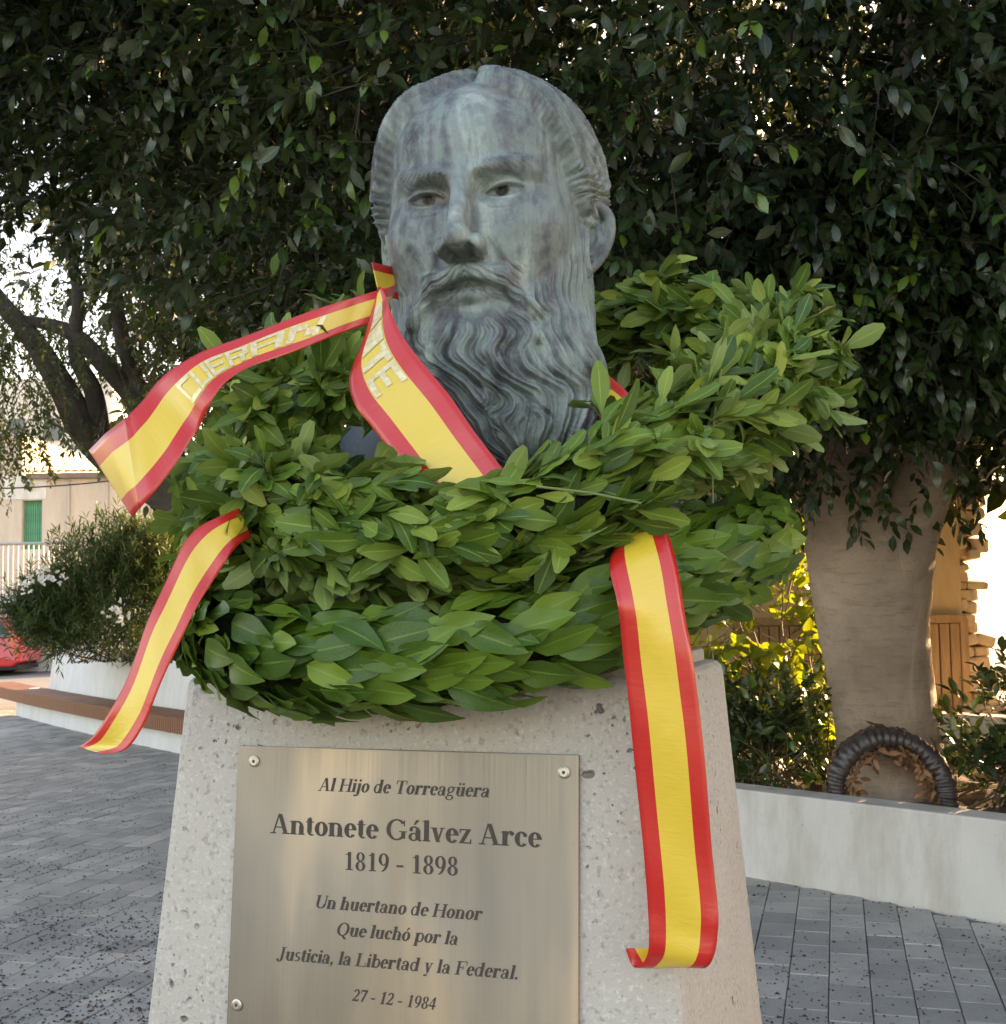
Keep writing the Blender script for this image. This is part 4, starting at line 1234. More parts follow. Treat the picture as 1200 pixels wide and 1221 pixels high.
# a second, darker tree added behind the yard building to block bright sky gaps
bgt = empty('backdrop_tree', (1.5, 14.2, -0.012), label='tall dense dark tree added as a sky screen behind the ochre yard building', cat='tree')
bo = np.array(bgt.location)
mb = MB(); trunk_tube(mb, [np.array([0, 0, 0]), np.array([.1, 0, 2.0]), np.array([-.2, .1, 4.5]), np.array([-.1, 0, 7.5])], [.35, .28, .2, .08], 14, .06, 77)
mb.build('trunk', BARK_DARK, bgt, smooth=True)
s4 = sample_crown([((1.2, 14.2, 5.6), (5.6, 2.3, 3.9), 1.0), ((-2.6, 13.4, 7.2), (2.6, 1.6, 3.0), .3)], 8500, .6, 131, .3, 1.0)
s4 = s4[s4[:, 1] < 14.8]
bp, bd_, bn, bs, _, _, _ = sprigs(s4, 6, .42, .22, .5, 44, (1.2, 14.2, 5.6))
obj('crown', instance_mesh('crown', FV, RNG.integers(0, 4, len(bp)), bp - bo, frames(bd_, bn), bs, np.clip(RNG.normal(.3, .15, len(bp)), .01, .99), [LEAF_FICUS]), bgt, kind='stuff')

# ------------------------------------------------------------------ leaning tree with feathery leaves behind the bench (left)
LD = 11.5
def lp(px, py, d=LD): return P(px, py, d)
lb = lp(300, 905, LD); lb[2] = 0.6
leant = empty('leaning_tree', (lb[0], lb[1], lb[2]), label='leaning dark-barked tree with feathery leaves beyond the wreaths', cat='tree')
lo = np.array(leant.location); m2 = LD / FPX
mb = MB()
trunk_tube(mb, [lb - lo, lp(290, 760) - lo, lp(262, 660) - lo, lp(215, 600) - lo, lp(150, 560) - lo, lp(105, 515) - lo, lp(78, 465) - lo, lp(40, 405) - lo, lp(-20, 330) - lo, lp(-80, 200) - lo],
           [36 * m2, 30 * m2, 27 * m2, 24 * m2, 21 * m2, 19 * m2, 16 * m2, 12 * m2, 9 * m2, 5 * m2], 16, .07, 8)
mb.build('trunk', BARK_DARK, leant, smooth=True)
for k, (pp, rr_) in enumerate([([(225, 600), (200, 540), (165, 480), (120, 430), (80, 395), (20, 380)], [20, 17, 14, 11, 9, 5]),
                               ([(120, 535), (112, 470), (90, 420), (92, 340), (60, 240)], [13, 11, 9, 7, 4]),
                               ([(200, 545), (150, 420), (135, 330), (120, 200)], [11, 9, 7, 4])]):
    mb = MB(); trunk_tube(mb, [lp(x, y) - lo for x, y in pp], [r_ * m2 for r_ in rr_], 12, .07, 11 + k)
    mb.build('limb', BARK_DARK, leant, smooth=True)
LE = [((-4.3, 11.2, 5.3), (3.3, 2.4, 2.3), 1.0), ((-2.3, 11.6, 4.2), (1.5, 1.5, 1.5), .35), ((-5.2, 11.0, 3.6), (1.3, 1.2, 1.1), .22)]
sp2 = sample_crown(LE, 3300, 0.55, 61, 1.05, 1.9)
PV = [blade('ell', 3, 1, c, .2, 0, 0, 40 + s) for s, c in enumerate((.2, .6))]
pos, dr, nm, sz, own, ta, tb = sprigs(sp2, 13, 0.30, 0.062, 0.7, 8, (-4.3, 11.2, 5.0), 1.1, .12)
rnd = np.clip(RNG.normal(0.42, 0.24, len(pos)), .01, .99)
obj('crown', instance_mesh('crown', PV, RNG.integers(0, 2, len(pos)), pos - lo, frames(dr, nm), sz, rnd, [LEAF_PIN]), leant, kind='stuff')
obj('twigs', twig_mesh('twigs', ta - (tb - ta) * .5 - lo, tb - lo, .004, TWIG), leant, kind='stuff')

# ------------------------------------------------------------------ oleander in the bench planter
OD = 15.0
ob = P(124, 765, OD); ob[2] = 0.8
ole = empty('oleander_bush', (ob[0], ob[1], ob[2]), label='dense oleander bush with white flowers above the bench planter wall', cat='bush')
oo = np.array(ole.location)
OE = [((ob[0] + .15, ob[1] + .1, 1.55), (1.1, .75, 1.05), 1.0), ((ob[0] - .55, ob[1] - .1, 1.42), (.58, .5, .45), .4), ((ob[0] + .5, ob[1], 2.0), (.55, .5, .55), .4)]
sp3 = sample_crown(OE, 1900, 0.6, 71, 0.3, 2.5, zmin=.98)
NV_ = [blade('narrow', 3, 1, c, .25, 0, 0, 60 + s) for s, c in enumerate((.15, .5, .9))]
pos, dr, nm, sz, own, ta, tb = sprigs(sp3, 16, 0.26, 0.125, -0.45, 9, (ob[0], ob[1], 1.0), .75, .1)
rnd = np.clip(RNG.normal(0.45, 0.22, len(pos)), .01, .99)
obj('foliage', instance_mesh('foliage', NV_, RNG.integers(0, 3, len(pos)), pos - oo, frames(dr, nm), sz, rnd, [LEAF_OLE]), ole, kind='stuff')
st_ = np.tile(np.array([ob[0], ob[1] + .2, .88]), (60, 1)) + RNG.normal(size=(60, 3)) * np.array([.35, .2, 0.0])
obj('stems', twig_mesh('stems', st_ - oo, sp3[RNG.integers(0, len(sp3), 60)] - oo, .009, TWIG), ole, kind='stuff')
PET = blade('heart', 3, 2, .4, .1, 0, 0, 3)
pet_mat = plain('white_petal', (.80, .79, .76), .6)
for (fx, fy, n_) in ((42, 690, 9), (52, 680, 8), (60, 695, 9), (30, 700, 6), (140, 728, 11), (148, 732, 9), (68, 686, 6)):
    c = P(fx, fy, OD - .75) - oo
    idx = n_ * 5
    ppos = c + RNG.normal(size=(n_, 3)) * .055
    ppos = np.repeat(ppos, 5, 0)
    dd = rand_unit(idx); dd[:, 1] -= .5
    nn_ = np.tile(np.array([0, -1.0, .3]), (idx, 1))
    obj('flower', instance_mesh('flower', [PET], np.zeros(idx, int), ppos, frames(dd, nn_), np.full(idx, .038), np.full(idx, .5), [pet_mat]), ole, kind='stuff')

# ------------------------------------------------------------------ shrubs behind the right planter wall
def shrub(name, label, ells, n, per, blade_kind, leaf, mt, seed, droop=.2, gaps=.4, twr=.006, tlen=.3, nsingle=0, spread=.8):
    base = np.array([ells[0][0][0], ells[0][0][1], 0.36])
    e = empty(name, tuple(base), label=label, cat='shrub')
    s_ = sample_crown(ells, n, .8, seed, gaps, 2.2, zmin=.42)
    BV = [blade(blade_kind, 4, 2, c, f, .15, 0, seed + i) for i, (c, f) in enumerate([(.3, .2), (.8, .3), (.1, .35)])]
    pos, dr, nm, sz, own, ta, tb = sprigs(s_, per, tlen, leaf, droop, seed, base, spread)
    rnd = np.clip(np.random.default_rng(seed).normal(.5, .28, len(pos)), .01, .99)
    Rm = frames(dr, nm); vi = np.random.default_rng(seed + 1).integers(0, 3, len(pos))
    rest = np.ones(len(pos), bool)
    if nsingle:
        pj = (pos - _C) @ _F; od = np.argsort(pj / sz)[:nsingle]; rest[od] = False
        lm = leaf_variant_meshes(BV, [mt], 4)
        for i in od: place_leaf(e, lm, vi[i], rnd[i], pos[i] - base, Rm[i], sz[i])
    if rest.any(): obj('foliage', instance_mesh('foliage', BV, vi[rest], pos[rest] - base, Rm[rest], sz[rest], rnd[rest], [mt]), e, kind='stuff')
    k = min(len(s_), 26); ii = np.random.default_rng(seed).integers(0, len(s_), k)
    A_ = np.tile(base, (k, 1)) + np.random.default_rng(seed).normal(size=(k, 3)) * np.array([.25, .15, 0])
    obj('stems', twig_mesh('stems', A_ - base, s_[ii] - base, .010, TWIG), e, kind='stuff')
    obj('twigs', twig_mesh('twigs', ta - (tb - ta) * .5 - base, tb - base, twr * .5, TWIG), e, kind='stuff')
    return e
q = P(935, 800, 8.6)
shrub('tall_shrub', 'tall backlit shrub with yellow-green leaves between plinth and ficus trunk', [((q[0], q[1], 1.15), (.48, .42, .72), 1.0), ((q[0] - .45, q[1] - .1, 1.0), (.35, .3, .65), .5)], 115, 7, 'heart', .15, LEAF_LIME, 81, .9, .2, .008, .34, 300)
q = P(925, 900, 7.6)
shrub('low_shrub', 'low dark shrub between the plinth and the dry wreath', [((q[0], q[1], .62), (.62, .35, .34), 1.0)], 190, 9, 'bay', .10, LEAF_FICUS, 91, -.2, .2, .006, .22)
q = P(1225, 900, 7.0)
shrub('leafy_shrub', 'dark leafy shrub to the right of the ficus trunk', [((q[0], q[1], .66), (.42, .35, .42), 1.0)], 130, 9, 'ell', .095, LEAF_FICUS, 95, -.1, .2, .006, .24)

# ------------------------------------------------------------------ dried-out wreath leaning on the ficus trunk
WD = 6.75
wc_ = P(1063, 946, WD)
dryw = empty('dry_wreath', (wc_[0], wc_[1], wc_[2]), label='old dried wreath bound in dark film leaning against the ficus trunk', cat='wreath')
Rr = 67 / FPX * WD
film = NT('dark_film'); film.set(Base_Color=film.ramp(film.noise(film.co(), 30, 4), [(.3, (.025, .02, .02)), (.7, (.075, .055, .05))]), Roughness=.35); film = film.m
V, F = [], []; nseg, nr_ = 240, 12
tilt = math.radians(14)
def wpt(a, r, h): 
    x, z = r * math.cos(a), r * math.sin(a)
    return np.array([x * .98, -z * -math.sin(tilt) + h * math.cos(tilt) * -1, z * math.cos(tilt)])
for i in range(nseg):
    a = 2 * math.pi * i / nseg
    rb = (.055 + .006 * math.sin(i * .083 + 1)) * (1 + .10 * abs(math.sin(i * math.pi * 46 / nseg + .5 * math.sin(i * .21))) + .06 * math.sin(i * 1.3) + .05 * math.sin(i * .37))
    for k in range(nr_):
        b = 2 * math.pi * k / nr_
        V.append(wpt(a, Rr + rb * math.cos(b), rb * math.sin(b)))
for i in range(nseg):
    for k in range(nr_):
        F.append((i * nr_ + k, ((i + 1) % nseg) * nr_ + k, ((i + 1) % nseg) * nr_ + (k + 1) % nr_, i * nr_ + (k + 1) % nr_))
obj('bound_ring', mesh_np('bound_ring', V, F, [film], True), dryw)
nd = 250
a = RNG.uniform(0, 2 * math.pi, nd); pp = np.array([wpt(x, Rr - .062 + RNG.normal(0, .026), .01 + RNG.normal(0, .02)) for x in a])
dd = np.array([wpt(x + .9, 1, 0) * -.6 for x in a]) + rand_unit(nd) * .5; nn_ = np.tile(np.array([0, -1.0, .2]), (nd, 1)) + rand_unit(nd) * .5
DV = [blade('bay', 4, 2, c, .5, .4, .5, 70 + i) for i, c in enumerate((1.2, .5, -.8))]
lmd = leaf_variant_meshes(DV, [LEAF_DRY], 4, 'dry_leaf')
rn = RNG.random(nd); Rmd = frames(dd, nn_); vid = RNG.integers(0, 3, nd)
for i in range(nd): place_leaf(dryw, lmd, vid[i], rn[i], pp[i], Rmd[i], RNG.uniform(.05, .085), 'dry_leaf')
nk = 46
a = RNG.uniform(-.3, math.pi + .3, nk); pp = np.array([wpt(x, Rr + .05 + RNG.normal(0, .008), .03 * RNG.normal()) for x in a])
dd = np.array([wpt(x + 1.2, 1, 0) for x in a]) + rand_unit(nk) * .4; Rmd = frames(dd, np.array([wpt(x, 1, .5) for x in a]))
for i in range(nk): place_leaf(dryw, lmd, i % 3, RNG.random() * .45, pp[i], Rmd[i], RNG.uniform(.04, .075), 'dry_leaf')
gt_ = MB(); gt_.tube([wpt(-.62 + .03 * i, Rr, -.0) for i in range(7)], .058, 12); gt_.build('green_tape', plain('green_tape', (.02, .11, .06), .4), dryw, smooth=True)
# ------------------------------------------------------------------ plinth
plinth = empty('plinth', (PC[0], PC[1], 0), -YAW, label='tapered cast stone plinth carrying the bronze bust', cat='plinth')
tp = math.tan(LEAN)
def plinth_mesh():
    bm = bmesh.new()
    b = PHALF + tp * PTOP; bd = PDEP + tp * PTOP; br = PHALF + tp * .85 * PTOP
    vs = [bm.verts.new((br if sx > 0 else -b, sy * bd, 0)) for sx, sy in ((-1, -1), (1, -1), (1, 1), (-1, 1))] + \
         [bm.verts.new((sx * PHALF, sy * PDEP, PTOP)) for sx, sy in ((-1, -1), (1, -1), (1, 1), (-1, 1))]
    for f in ((3, 2, 1, 0), (4, 5, 6, 7), (0, 1, 5, 4), (1, 2, 6, 5), (2, 3, 7, 6), (3, 0, 4, 7)): bm.faces.new([vs[i] for i in f])
    bmesh.ops.bevel(bm, geom=list(bm.edges), offset=0.016, segments=3, affect='EDGES', profile=.55)
    me = bpy.data.meshes.new('shaft'); bm.to_mesh(me); bm.free()
    me.materials.append(CONC)
    return me
shaft = obj('shaft', plinth_mesh(), plinth)
# foot slab of the bust
fs = MB(); fs.box((0, .01, .007), (.60, .42, .022)); 
obj('foot_slab', fs.mesh('foot_slab', CONC, bevel=.006), bust)

# ------------------------------------------------------------------ plaque on the front face
def on_face(px, py): 
    q_ = PL(px, py, PO, UN); return float((q_ - PO) @ UR), float((q_ - PO) @ UU)
PM = Matrix(((UR[0], UU[0], UN[0], PO[0]), (UR[1], UU[1], UN[1], PO[1]), (UR[2], UU[2], UN[2], PO[2]), (0, 0, 0, 1)))
plaque = obj('plaque', None, label='brushed steel plaque with black etched inscription on the plinth front', cat='plaque')
plaque.matrix_world = PM
(ul, vt), (ur_, vt2) = on_face(289.7, 889), on_face(692, 899)
(ul2, vb) = on_face(270.5, 1219)
ulm = (ul + ul2) / 2; vb = min(vb, -0.242)
pl_me = MB().box(((ulm + ur_) / 2, (vt + vb) / 2, .0035), (ur_ - ulm, vt - vb, .005)).mesh('plate', STEEL, bevel=.0012, seg=2)
obj('plate', pl_me, plaque)
PZ = .0062
for (sx, sy) in ((306.5, 907.6), (674.7, 920.7), (286, 1197), None) if False else (on_face(306.5, 907.6), on_face(674.7, 920.7), on_face(286, 1197), (on_face(674.7, 920.7)[0], on_face(286, 1197)[1])):
    s_ = MB(); s_.tube([(sx, sy, PZ - .001), (sx, sy, PZ + .0018), (sx, sy, PZ + .0026)], [.0078, .0074, .005], 20)
    so_ = s_.build('screw', SCREW, plaque, smooth=False)
    h_ = MB(); h_.tube([(sx, sy, PZ + .0025), (sx, sy, PZ + .0030)], [.0024, .0020], 6); obj('socket', h_.mesh('socket', INK), so_)

# --- serif letters drawn as thick and thin strokes
class Glyph:
    def __init__(s): s.p = []
    def poly(s, pts): s.p.append(pts); return s
    def box(s, x0, x1, y0, y1): return s.poly([(x0, y0), (x1, y0), (x1, y1), (x0, y1)])
    def stem(s, x, y0, y1, w=.15): return s.box(x - w / 2, x + w / 2, y0, y1)
    def ser(s, x, y, h=.115, t=.04, up=True):
        y0 = y if up else y - t
        return s.box(x - h, x + h, y0, y0 + t)
    def flag(s, x, y, w=.115): return s.poly([(x - w / 2 - .075, y - .03), (x - w / 2 - .075, y - .055), (x - w / 2 + .01, y - .055), (x + w / 2, y)])
    def arc(s, cx, cy, rx, ry, a0, a1, w=.148, t=.05, n=22):
        o, i = [], []
        for k in range(n + 1):
            a = math.radians(a0 + (a1 - a0) * k / n)
            o.append((cx + rx * math.cos(a), cy + ry * math.sin(a))); i.append((cx + (rx - w) * math.cos(a), cy + (ry - t) * math.sin(a)))
        for k in range(n): s.p.append([o[k], o[k + 1], i[k + 1], i[k]])
        return s
    def dot(s, x, y, r=.068):
        return s.poly([(x + r * math.cos(a), y + r * math.sin(a)) for a in np.linspace(0, 2 * math.pi, 14, endpoint=False)])
    def dia(s, x0, y0, x1, y1, w): return s.poly([(x0 - w / 2, y0), (x0 + w / 2, y0), (x1 + w / 2, y1), (x1 - w / 2, y1)])
XH, CH = .46, .665
def make_glyphs():
    g = {}
    def N(c, adv): g[c] = (Glyph(), adv); return g[c][0]
    N('l', .28).stem(.14, 0, .68).flag(.14, .68).ser(.14, 0)
    N('i', .28).stem(.14, 0, XH).flag(.14, XH).ser(.14, 0).dot(.14, .60)
    N('j', .30).stem(.16, -.08, XH).flag(.16, XH).dot(.16, .60).arc(.06, -.08, .157, .13, 0, -110, .11, .05).dot(-.0, -.155, .05)
    N('o', .50).arc(.25, XH / 2, .22, XH / 2 + .012, 0, 360)
    N('e', .45).arc(.235, XH / 2, .205, XH / 2 + .012, 5, 322).box(.1, .43, .235, .27)
    N('c', .44).arc(.235, XH / 2, .205, XH / 2 + .012, 48, 322).dot(.345, .355, .062)
    N('d', .55).arc(.225, XH / 2 - .005, .195, XH / 2 + .01, 0, 360, .1).stem(.385, 0, .68).flag(.385, .68).box(.385, .50, 0, .032)
    N('b', .54).stem(.145, 0, .68).flag(.145, .68).arc(.31, XH / 2 - .005, .2, XH / 2 + .01, 0, 360, .105)
    N('p', .54).stem(.145, -.205, XH).flag(.145, XH).ser(.145, -.205).arc(.31, XH / 2, .2, XH / 2 + .012, 0, 360, .105)
    N('g', .50).arc(.225, .305, .175, .165, 0, 360, .085).arc(.235, -.085, .205, .125, 0, 360, .07, .04).arc(.2, .085, .12, .075, 90, 270, .05, .05).box(.18, .34, .01, .055).box(.33, .47, .40, .445)
    def arch(G_, x0, x1, y): 
        G_.arc((x0 + x1) / 2, y - .16, (x1 - x0) / 2 + .055, .16, 0, 172, .11, .05).stem(x1, 0, y - .155)
    h = N('h', .56).stem(.14, 0, .68).flag(.14, .68).ser(.14, 0).ser(.41, 0); arch(h, .14, .41, XH)
    n = N('n', .56).stem(.14, 0, XH).flag(.14, XH).ser(.14, 0).ser(.41, 0); arch(n, .14, .41, XH)
    N('u', .56).stem(.15, .13, XH).flag(.15, XH).stem(.41, 0, XH).flag(.41, XH).arc(.275, .16, .185, .172, 180, 340, .11, .05).box(.41, .53, 0, .032)
    N('r', .44).stem(.14, 0, XH).flag(.14, XH).ser(.14, 0, .12).arc(.31, XH - .13, .12, .142, 60, 180, .05, .05).dot(.355, XH - .075, .066)
    N('t', .34).stem(.16, .09, .56).poly([(.10, .44), (.16, .6), (.2, .6), (.2, .44)]).box(.03, .31, XH - .036, XH).arc(.235, .115, .133, .128, 180, 310, .105, .05)
    N('s', .39).arc(.195, .335, .145, .135, 40, 270, .085, .04).arc(.195, .125, .155, .135, -140, 90, .09, .04).poly([(.07, .30), (.14, .22), (.33, .15), (.26, .24)])
    N('a', .50).arc(.2, .125, .165, .137, 0, 360, .095, .04).stem(.335, .05, .34).arc(.215, .32, .178, .15, 0, 150, .11, .045).dot(.115, .345, .055).arc(.4, .06, .075, .07, 180, 330, .07, .04)
    N('v', .50).dia(.13, XH, .26, 0, .125).dia(.39, XH, .25, 0, .05).ser(.12, XH, .105, .03, False).ser(.395, XH, .085, .03, False)
    N('y', .50).dia(.13, XH, .265, 0, .125).dia(.39, XH, .2, -.2, .05).ser(.12, XH, .105, .03, False).ser(.395, XH, .085, .03, False).dot(.13, -.16, .055)
    N('z', .44).box(.05, .40, XH - .045, XH).box(.04, .41, 0, .045).dia(.105, .02, .335, XH - .02, .13).box(.05, .085, .33, XH).box(.375, .41, 0, .14)
    N('A', .70).dia(.33, CH, .545, 0, .135).dia(.30, CH, .11, 0, .045).box(.19, .46, .2, .24).ser(.11, 0, .1).ser(.55, 0, .13)
    N('H', .76).stem(.16, 0, CH, .13).stem(.60, 0, CH, .13).box(.16, .60, .32, .36).ser(.16, 0, .14).ser(.60, 0, .14).ser(.16, CH, .14, .032, False).ser(.60, CH, .14, .032, False)
    N('T', .66).stem(.33, 0, CH, .13).ser(.33, 0, .14).box(.05, .61, CH - .04, CH).box(.05, .085, CH - .19, CH).box(.575, .61, CH - .19, CH)
    N('G', .76).arc(.38, CH / 2, .335, CH / 2 + .015, 38, 325, .135).stem(.595, .05, .29, .125).box(.46, .71, .26, .29).box(.605, .64, .45, .64)
    N('U', .70).stem(.16, .2, CH, .13).arc(.355, .23, .26, .245, 180, 360, .12, .05).stem(.585, .2, CH, .05).ser(.16, CH, .13, .032, False).ser(.585, CH, .1, .032, False)
    N('Q', .76).arc(.38, CH / 2, .335, CH / 2 + .015, 0, 360, .135).poly([(.33, .03), (.45, .03), (.66, -.17), (.52, -.17)])
    N('J', .48).stem(.29, .08, CH, .13).ser(.29, CH, .14, .032, False).arc(.16, .1, .195, .2, 0, -130, .12, .05).dot(.07, .01, .062)
    N('L', .64).stem(.17, 0, CH, .13).ser(.17, CH, .14, .032, False).box(.03, .58, 0, .04).box(.55, .585, 0, .2)
    N('F', .62).stem(.17, 0, CH, .13).ser(.17, 0, .14).box(.03, .57, CH - .04, CH).box(.54, .575, CH - .19, CH).box(.17, .40, .33, .37).box(.385, .42, .25, .45)
    N('1', .48).stem(.26, 0, CH, .125).ser(.26, 0, .14).poly([(.09, .55), (.2, .55), (.32, .665), (.28, .665)])
    N('8', .48).arc(.24, .50, .165, .172, 0, 360, .1, .036).arc(.24, .165, .19, .178, 0, 360, .11, .036)
    N('9', .48).arc(.235, .445, .195, .228, 0, 360, .11, .04).arc(.13, .41, .30, .42, 0, -82, .11, .04)
    N('2', .48).arc(.225, .475, .185, .195, -25, 165, .11, .05).poly([(.05, .04), (.14, .06), (.41, .40), (.29, .40)]).box(.04, .42, 0, .095).box(.39, .43, .05, .16)
    N('7', .48).box(.05, .44, CH - .1, CH).dia(.2, 0, .39, CH - .05, .11).box(.05, .085, .46, CH)
    N('4', .48).stem(.315, 0, CH, .11).box(.03, .45, .16, .235).dia(.06, .2, .3, CH, .05)
    N('-', .36).box(.05, .31, .19, .265)
    N(',', .26).dot(.12, .06).poly([(.09, .04), (.19, .05), (.15, -.07), (.06, -.15), (.06, -.12), (.12, -.05)])
    N('.', .26).dot(.12, .062)
    N(' ', .26)
    def acc(c, b, f):
        gg = Glyph(); gg.p = list(g[b][0].p); f(gg); g[c] = (gg, g[b][1])
    acc('ü', 'u', lambda q_: q_.dot(.18, .60, .058).dot(.37, .60, .058))
    acc('á', 'a', lambda q_: q_.poly([(.2, .51), (.25, .51), (.38, .67), (.27, .67)]))
    acc('ó', 'o', lambda q_: q_.poly([(.2, .51), (.25, .51), (.38, .67), (.27, .67)]))
    return g
GL = make_glyphs()
def text_line(txt, a, b, cap_px, italic):
    (ua, va), (ub_, vb_) = on_face(*a), on_face(*b)
    nat = sum(GL[c][1] - .03 for c in txt)
    (_, vc) = on_face(a[0], a[1] - cap_px)
    sy = (vc - va) / CH; sx = (ub_ - ua) / (nat - .06)
    V, F = [], []; x = -.02; zi = 0
    ta = math.atan2(vb_ - va, ub_ - ua)
    for c in txt:
        for poly in GL[c][0].p:
            zi += 1; bse = len(V)
            for (gx, gy) in poly:
                X = (x + gx + (gy * .24 - .04 if italic else 0)) * sx; Y = gy * sy
                V.append((ua + X * math.cos(ta) - Y * math.sin(ta), va + X * math.sin(ta) + Y * math.cos(ta), PZ + .00025 + .000003 * (zi % 60)))
            f = list(range(bse, bse + len(poly)))
            ar = sum(V[f[i]][0] * V[f[(i + 1) % len(f)]][1] - V[f[(i + 1) % len(f)]][0] * V[f[i]][1] for i in range(len(f)))
            F.append(f if ar > 0 else f[::-1])
        x += GL[c][1] - .03
    obj('inscription', mesh_np('inscription', V, F, [INK]), plaque)
text_line('Al Hijo de Torreagüera', (383, 942.6), (585, 950.5), 15.5, True)
text_line('Antonete Gálvez Arce', (325.7, 993), (645.8, 1010), 23.5, False)
text_line('1819 - 1898', (412, 1036.4), (547.5, 1043.4), 21.5, False)
text_line('Un huertano de Honor', (378.4, 1081.7), (575.6, 1096.6), 15.5, True)
text_line('Que luchó por la', (403.6, 1114.3), (547.6, 1126), 15.5, True)
text_line('Justicia, la Libertad y la Federal.', (333.6, 1143.2), (620, 1167), 15.5, True)
text_line('27 - 12 - 1984', (422.7, 1192.2), (520.8, 1203), 14.5, True)

# ------------------------------------------------------------------ wreaths
def ring_frame(path):
    n = len(path)
    t = np.roll(path, -1, 0) - np.roll(path, 1, 0); t /= np.linalg.norm(t, axis=1, keepdims=True)
    c = path.mean(0)
    o = path - c; o -= (o * t).sum(1, keepdims=True) * t; o /= np.linalg.norm(o, axis=1, keepdims=True)
    b = np.cross(t, o)
    return t, o, b
def arc_resample(path, n):
    q_ = np.vstack([path, path[:1]]); d = np.r_[0, np.cumsum(np.linalg.norm(np.diff(q_, axis=0), axis=1))]
    s = np.linspace(0, d[-1], n, endpoint=False)
    return np.stack([np.interp(s, d, q_[:, i]) for i in range(3)], 1), d[-1]
def core_mesh(name, path, rad, mt, n=12):
    t, o, b = ring_frame(path); m_ = len(path); V = []
    for i in range(m_):
        for k in range(n):
            a = 2 * math.pi * k / n; r_ = rad * (1 + .08 * math.sin(i * .9 + k))
            V.append(path[i] + r_ * (o[i] * math.cos(a) + b[i] * math.sin(a)))
    idx = np.arange(m_ * n).reshape(m_, n)
    F = np.stack([idx, np.roll(idx, -1, 1), np.roll(np.roll(idx, -1, 0), -1, 1), np.roll(idx, -1, 0)], -1).reshape(-1, 4)
    return mesh_np(name, np.array(V), F, [mt], True)
def finish_wreath(w, pos, Rm, sz, rnd, vi, variants, mt, radial, low, nsingle=300):
    base = np.array(w.location)
    tocam = _C - pos; dist = np.linalg.norm(tocam, axis=1); tocam /= dist[:, None]
    face = (radial * tocam).sum(1)
    order = np.argsort(-(face * 1.0 - dist * 0.9))
    single = order[:nsingle]; rest = np.ones(len(pos), bool); rest[single] = False
    lm = leaf_variant_meshes(variants, [mt], 8)
    for i in single: place_leaf(w, lm, vi[i], rnd[i], pos[i] - base, Rm[i], sz[i])
    obj('leaf_mass', instance_mesh('leaf_mass', low, vi[rest], pos[rest] - base, Rm[rest], sz[rest], rnd[rest], [mt]), w, kind='stuff')

# lower wreath: large pointed glossy leaves laid like scales
LPTS = [(252, 735, 1.74), (268, 752, 1.60), (320, 775, 1.50), (400, 782, 1.44), (520, 776, 1.41), (630, 755, 1.41), (720, 722, 1.44), (800, 688, 1.52), (865, 662, 1.63), (895, 640, 1.78), (880, 640, 1.98), (780, 650, 2.15), (600, 660, 2.22), (420, 670, 2.16), (300, 690, 2.02), (260, 715, 1.88)]
lpath = spline([P(*q_) for q_ in LPTS], 400, True)
lpath, LL = arc_resample(lpath, 320)
c0 = lpath.mean(0)
lw = empty('laurel_wreath', (c0[0], c0[1], PTOP), label='lower wreath of large pointed glossy leaves overlapping like scales round the bust base', cat='wreath')
obj('straw_core', core_mesh('straw_core', lpath - np.array(lw.location), .034, DARKCORE), lw)
BV, BVL = [[blade('bay', n1, n2, c, f, w_, tw, 20 + i) for i, (c, f, w_, tw) in enumerate([(.25, .18, .1, 0), (.45, .28, .2, .15), (.1, .12, .15, -.2), (.6, .3, .25, .2), (-.15, .2, .2, 0), (.35, .35, .3, -.3)])] for n1, n2 in ((7, 4), (5, 2))]
t_, o_, b_ = ring_frame(lpath)
pos, dr, nm, rad_ = [], [], [], []
nr = 145; na = 13
for i in range(nr):
    for k in range(na):
        s_ = (i + RNG.uniform(-.45, .45) + .5 * (k % 2)) / nr * len(lpath); j = int(s_) % len(lpath)
        a = 2 * math.pi * (k + RNG.uniform(-.35, .35)) / na
        rd = o_[j] * math.cos(a) + b_[j] * math.sin(a)
        be = RNG.uniform(.08, .34)
        pos.append(lpath[j] + rd * RNG.uniform(.040, .062)); sd = np.cross(t_[j], rd)
        dr.append(t_[j] * math.cos(be) + rd * math.sin(be) + sd * RNG.normal(0, .24) + np.array([0, 0, -.10]))
        nm.append(rd + RNG.normal(size=3) * .16); rad_.append(rd)
pos, dr, nm, rad_ = map(np.array, (pos, dr, nm, rad_))
sz = RNG.uniform(.060, .090, len(pos)); rnd = np.clip(RNG.normal(.42, .25, len(pos)), .01, .99)
finish_wreath(lw, pos, frames(dr, nm), sz, rnd, RNG.integers(0, len(BV), len(pos)), BV, LEAF_BAY, rad_, BVL)

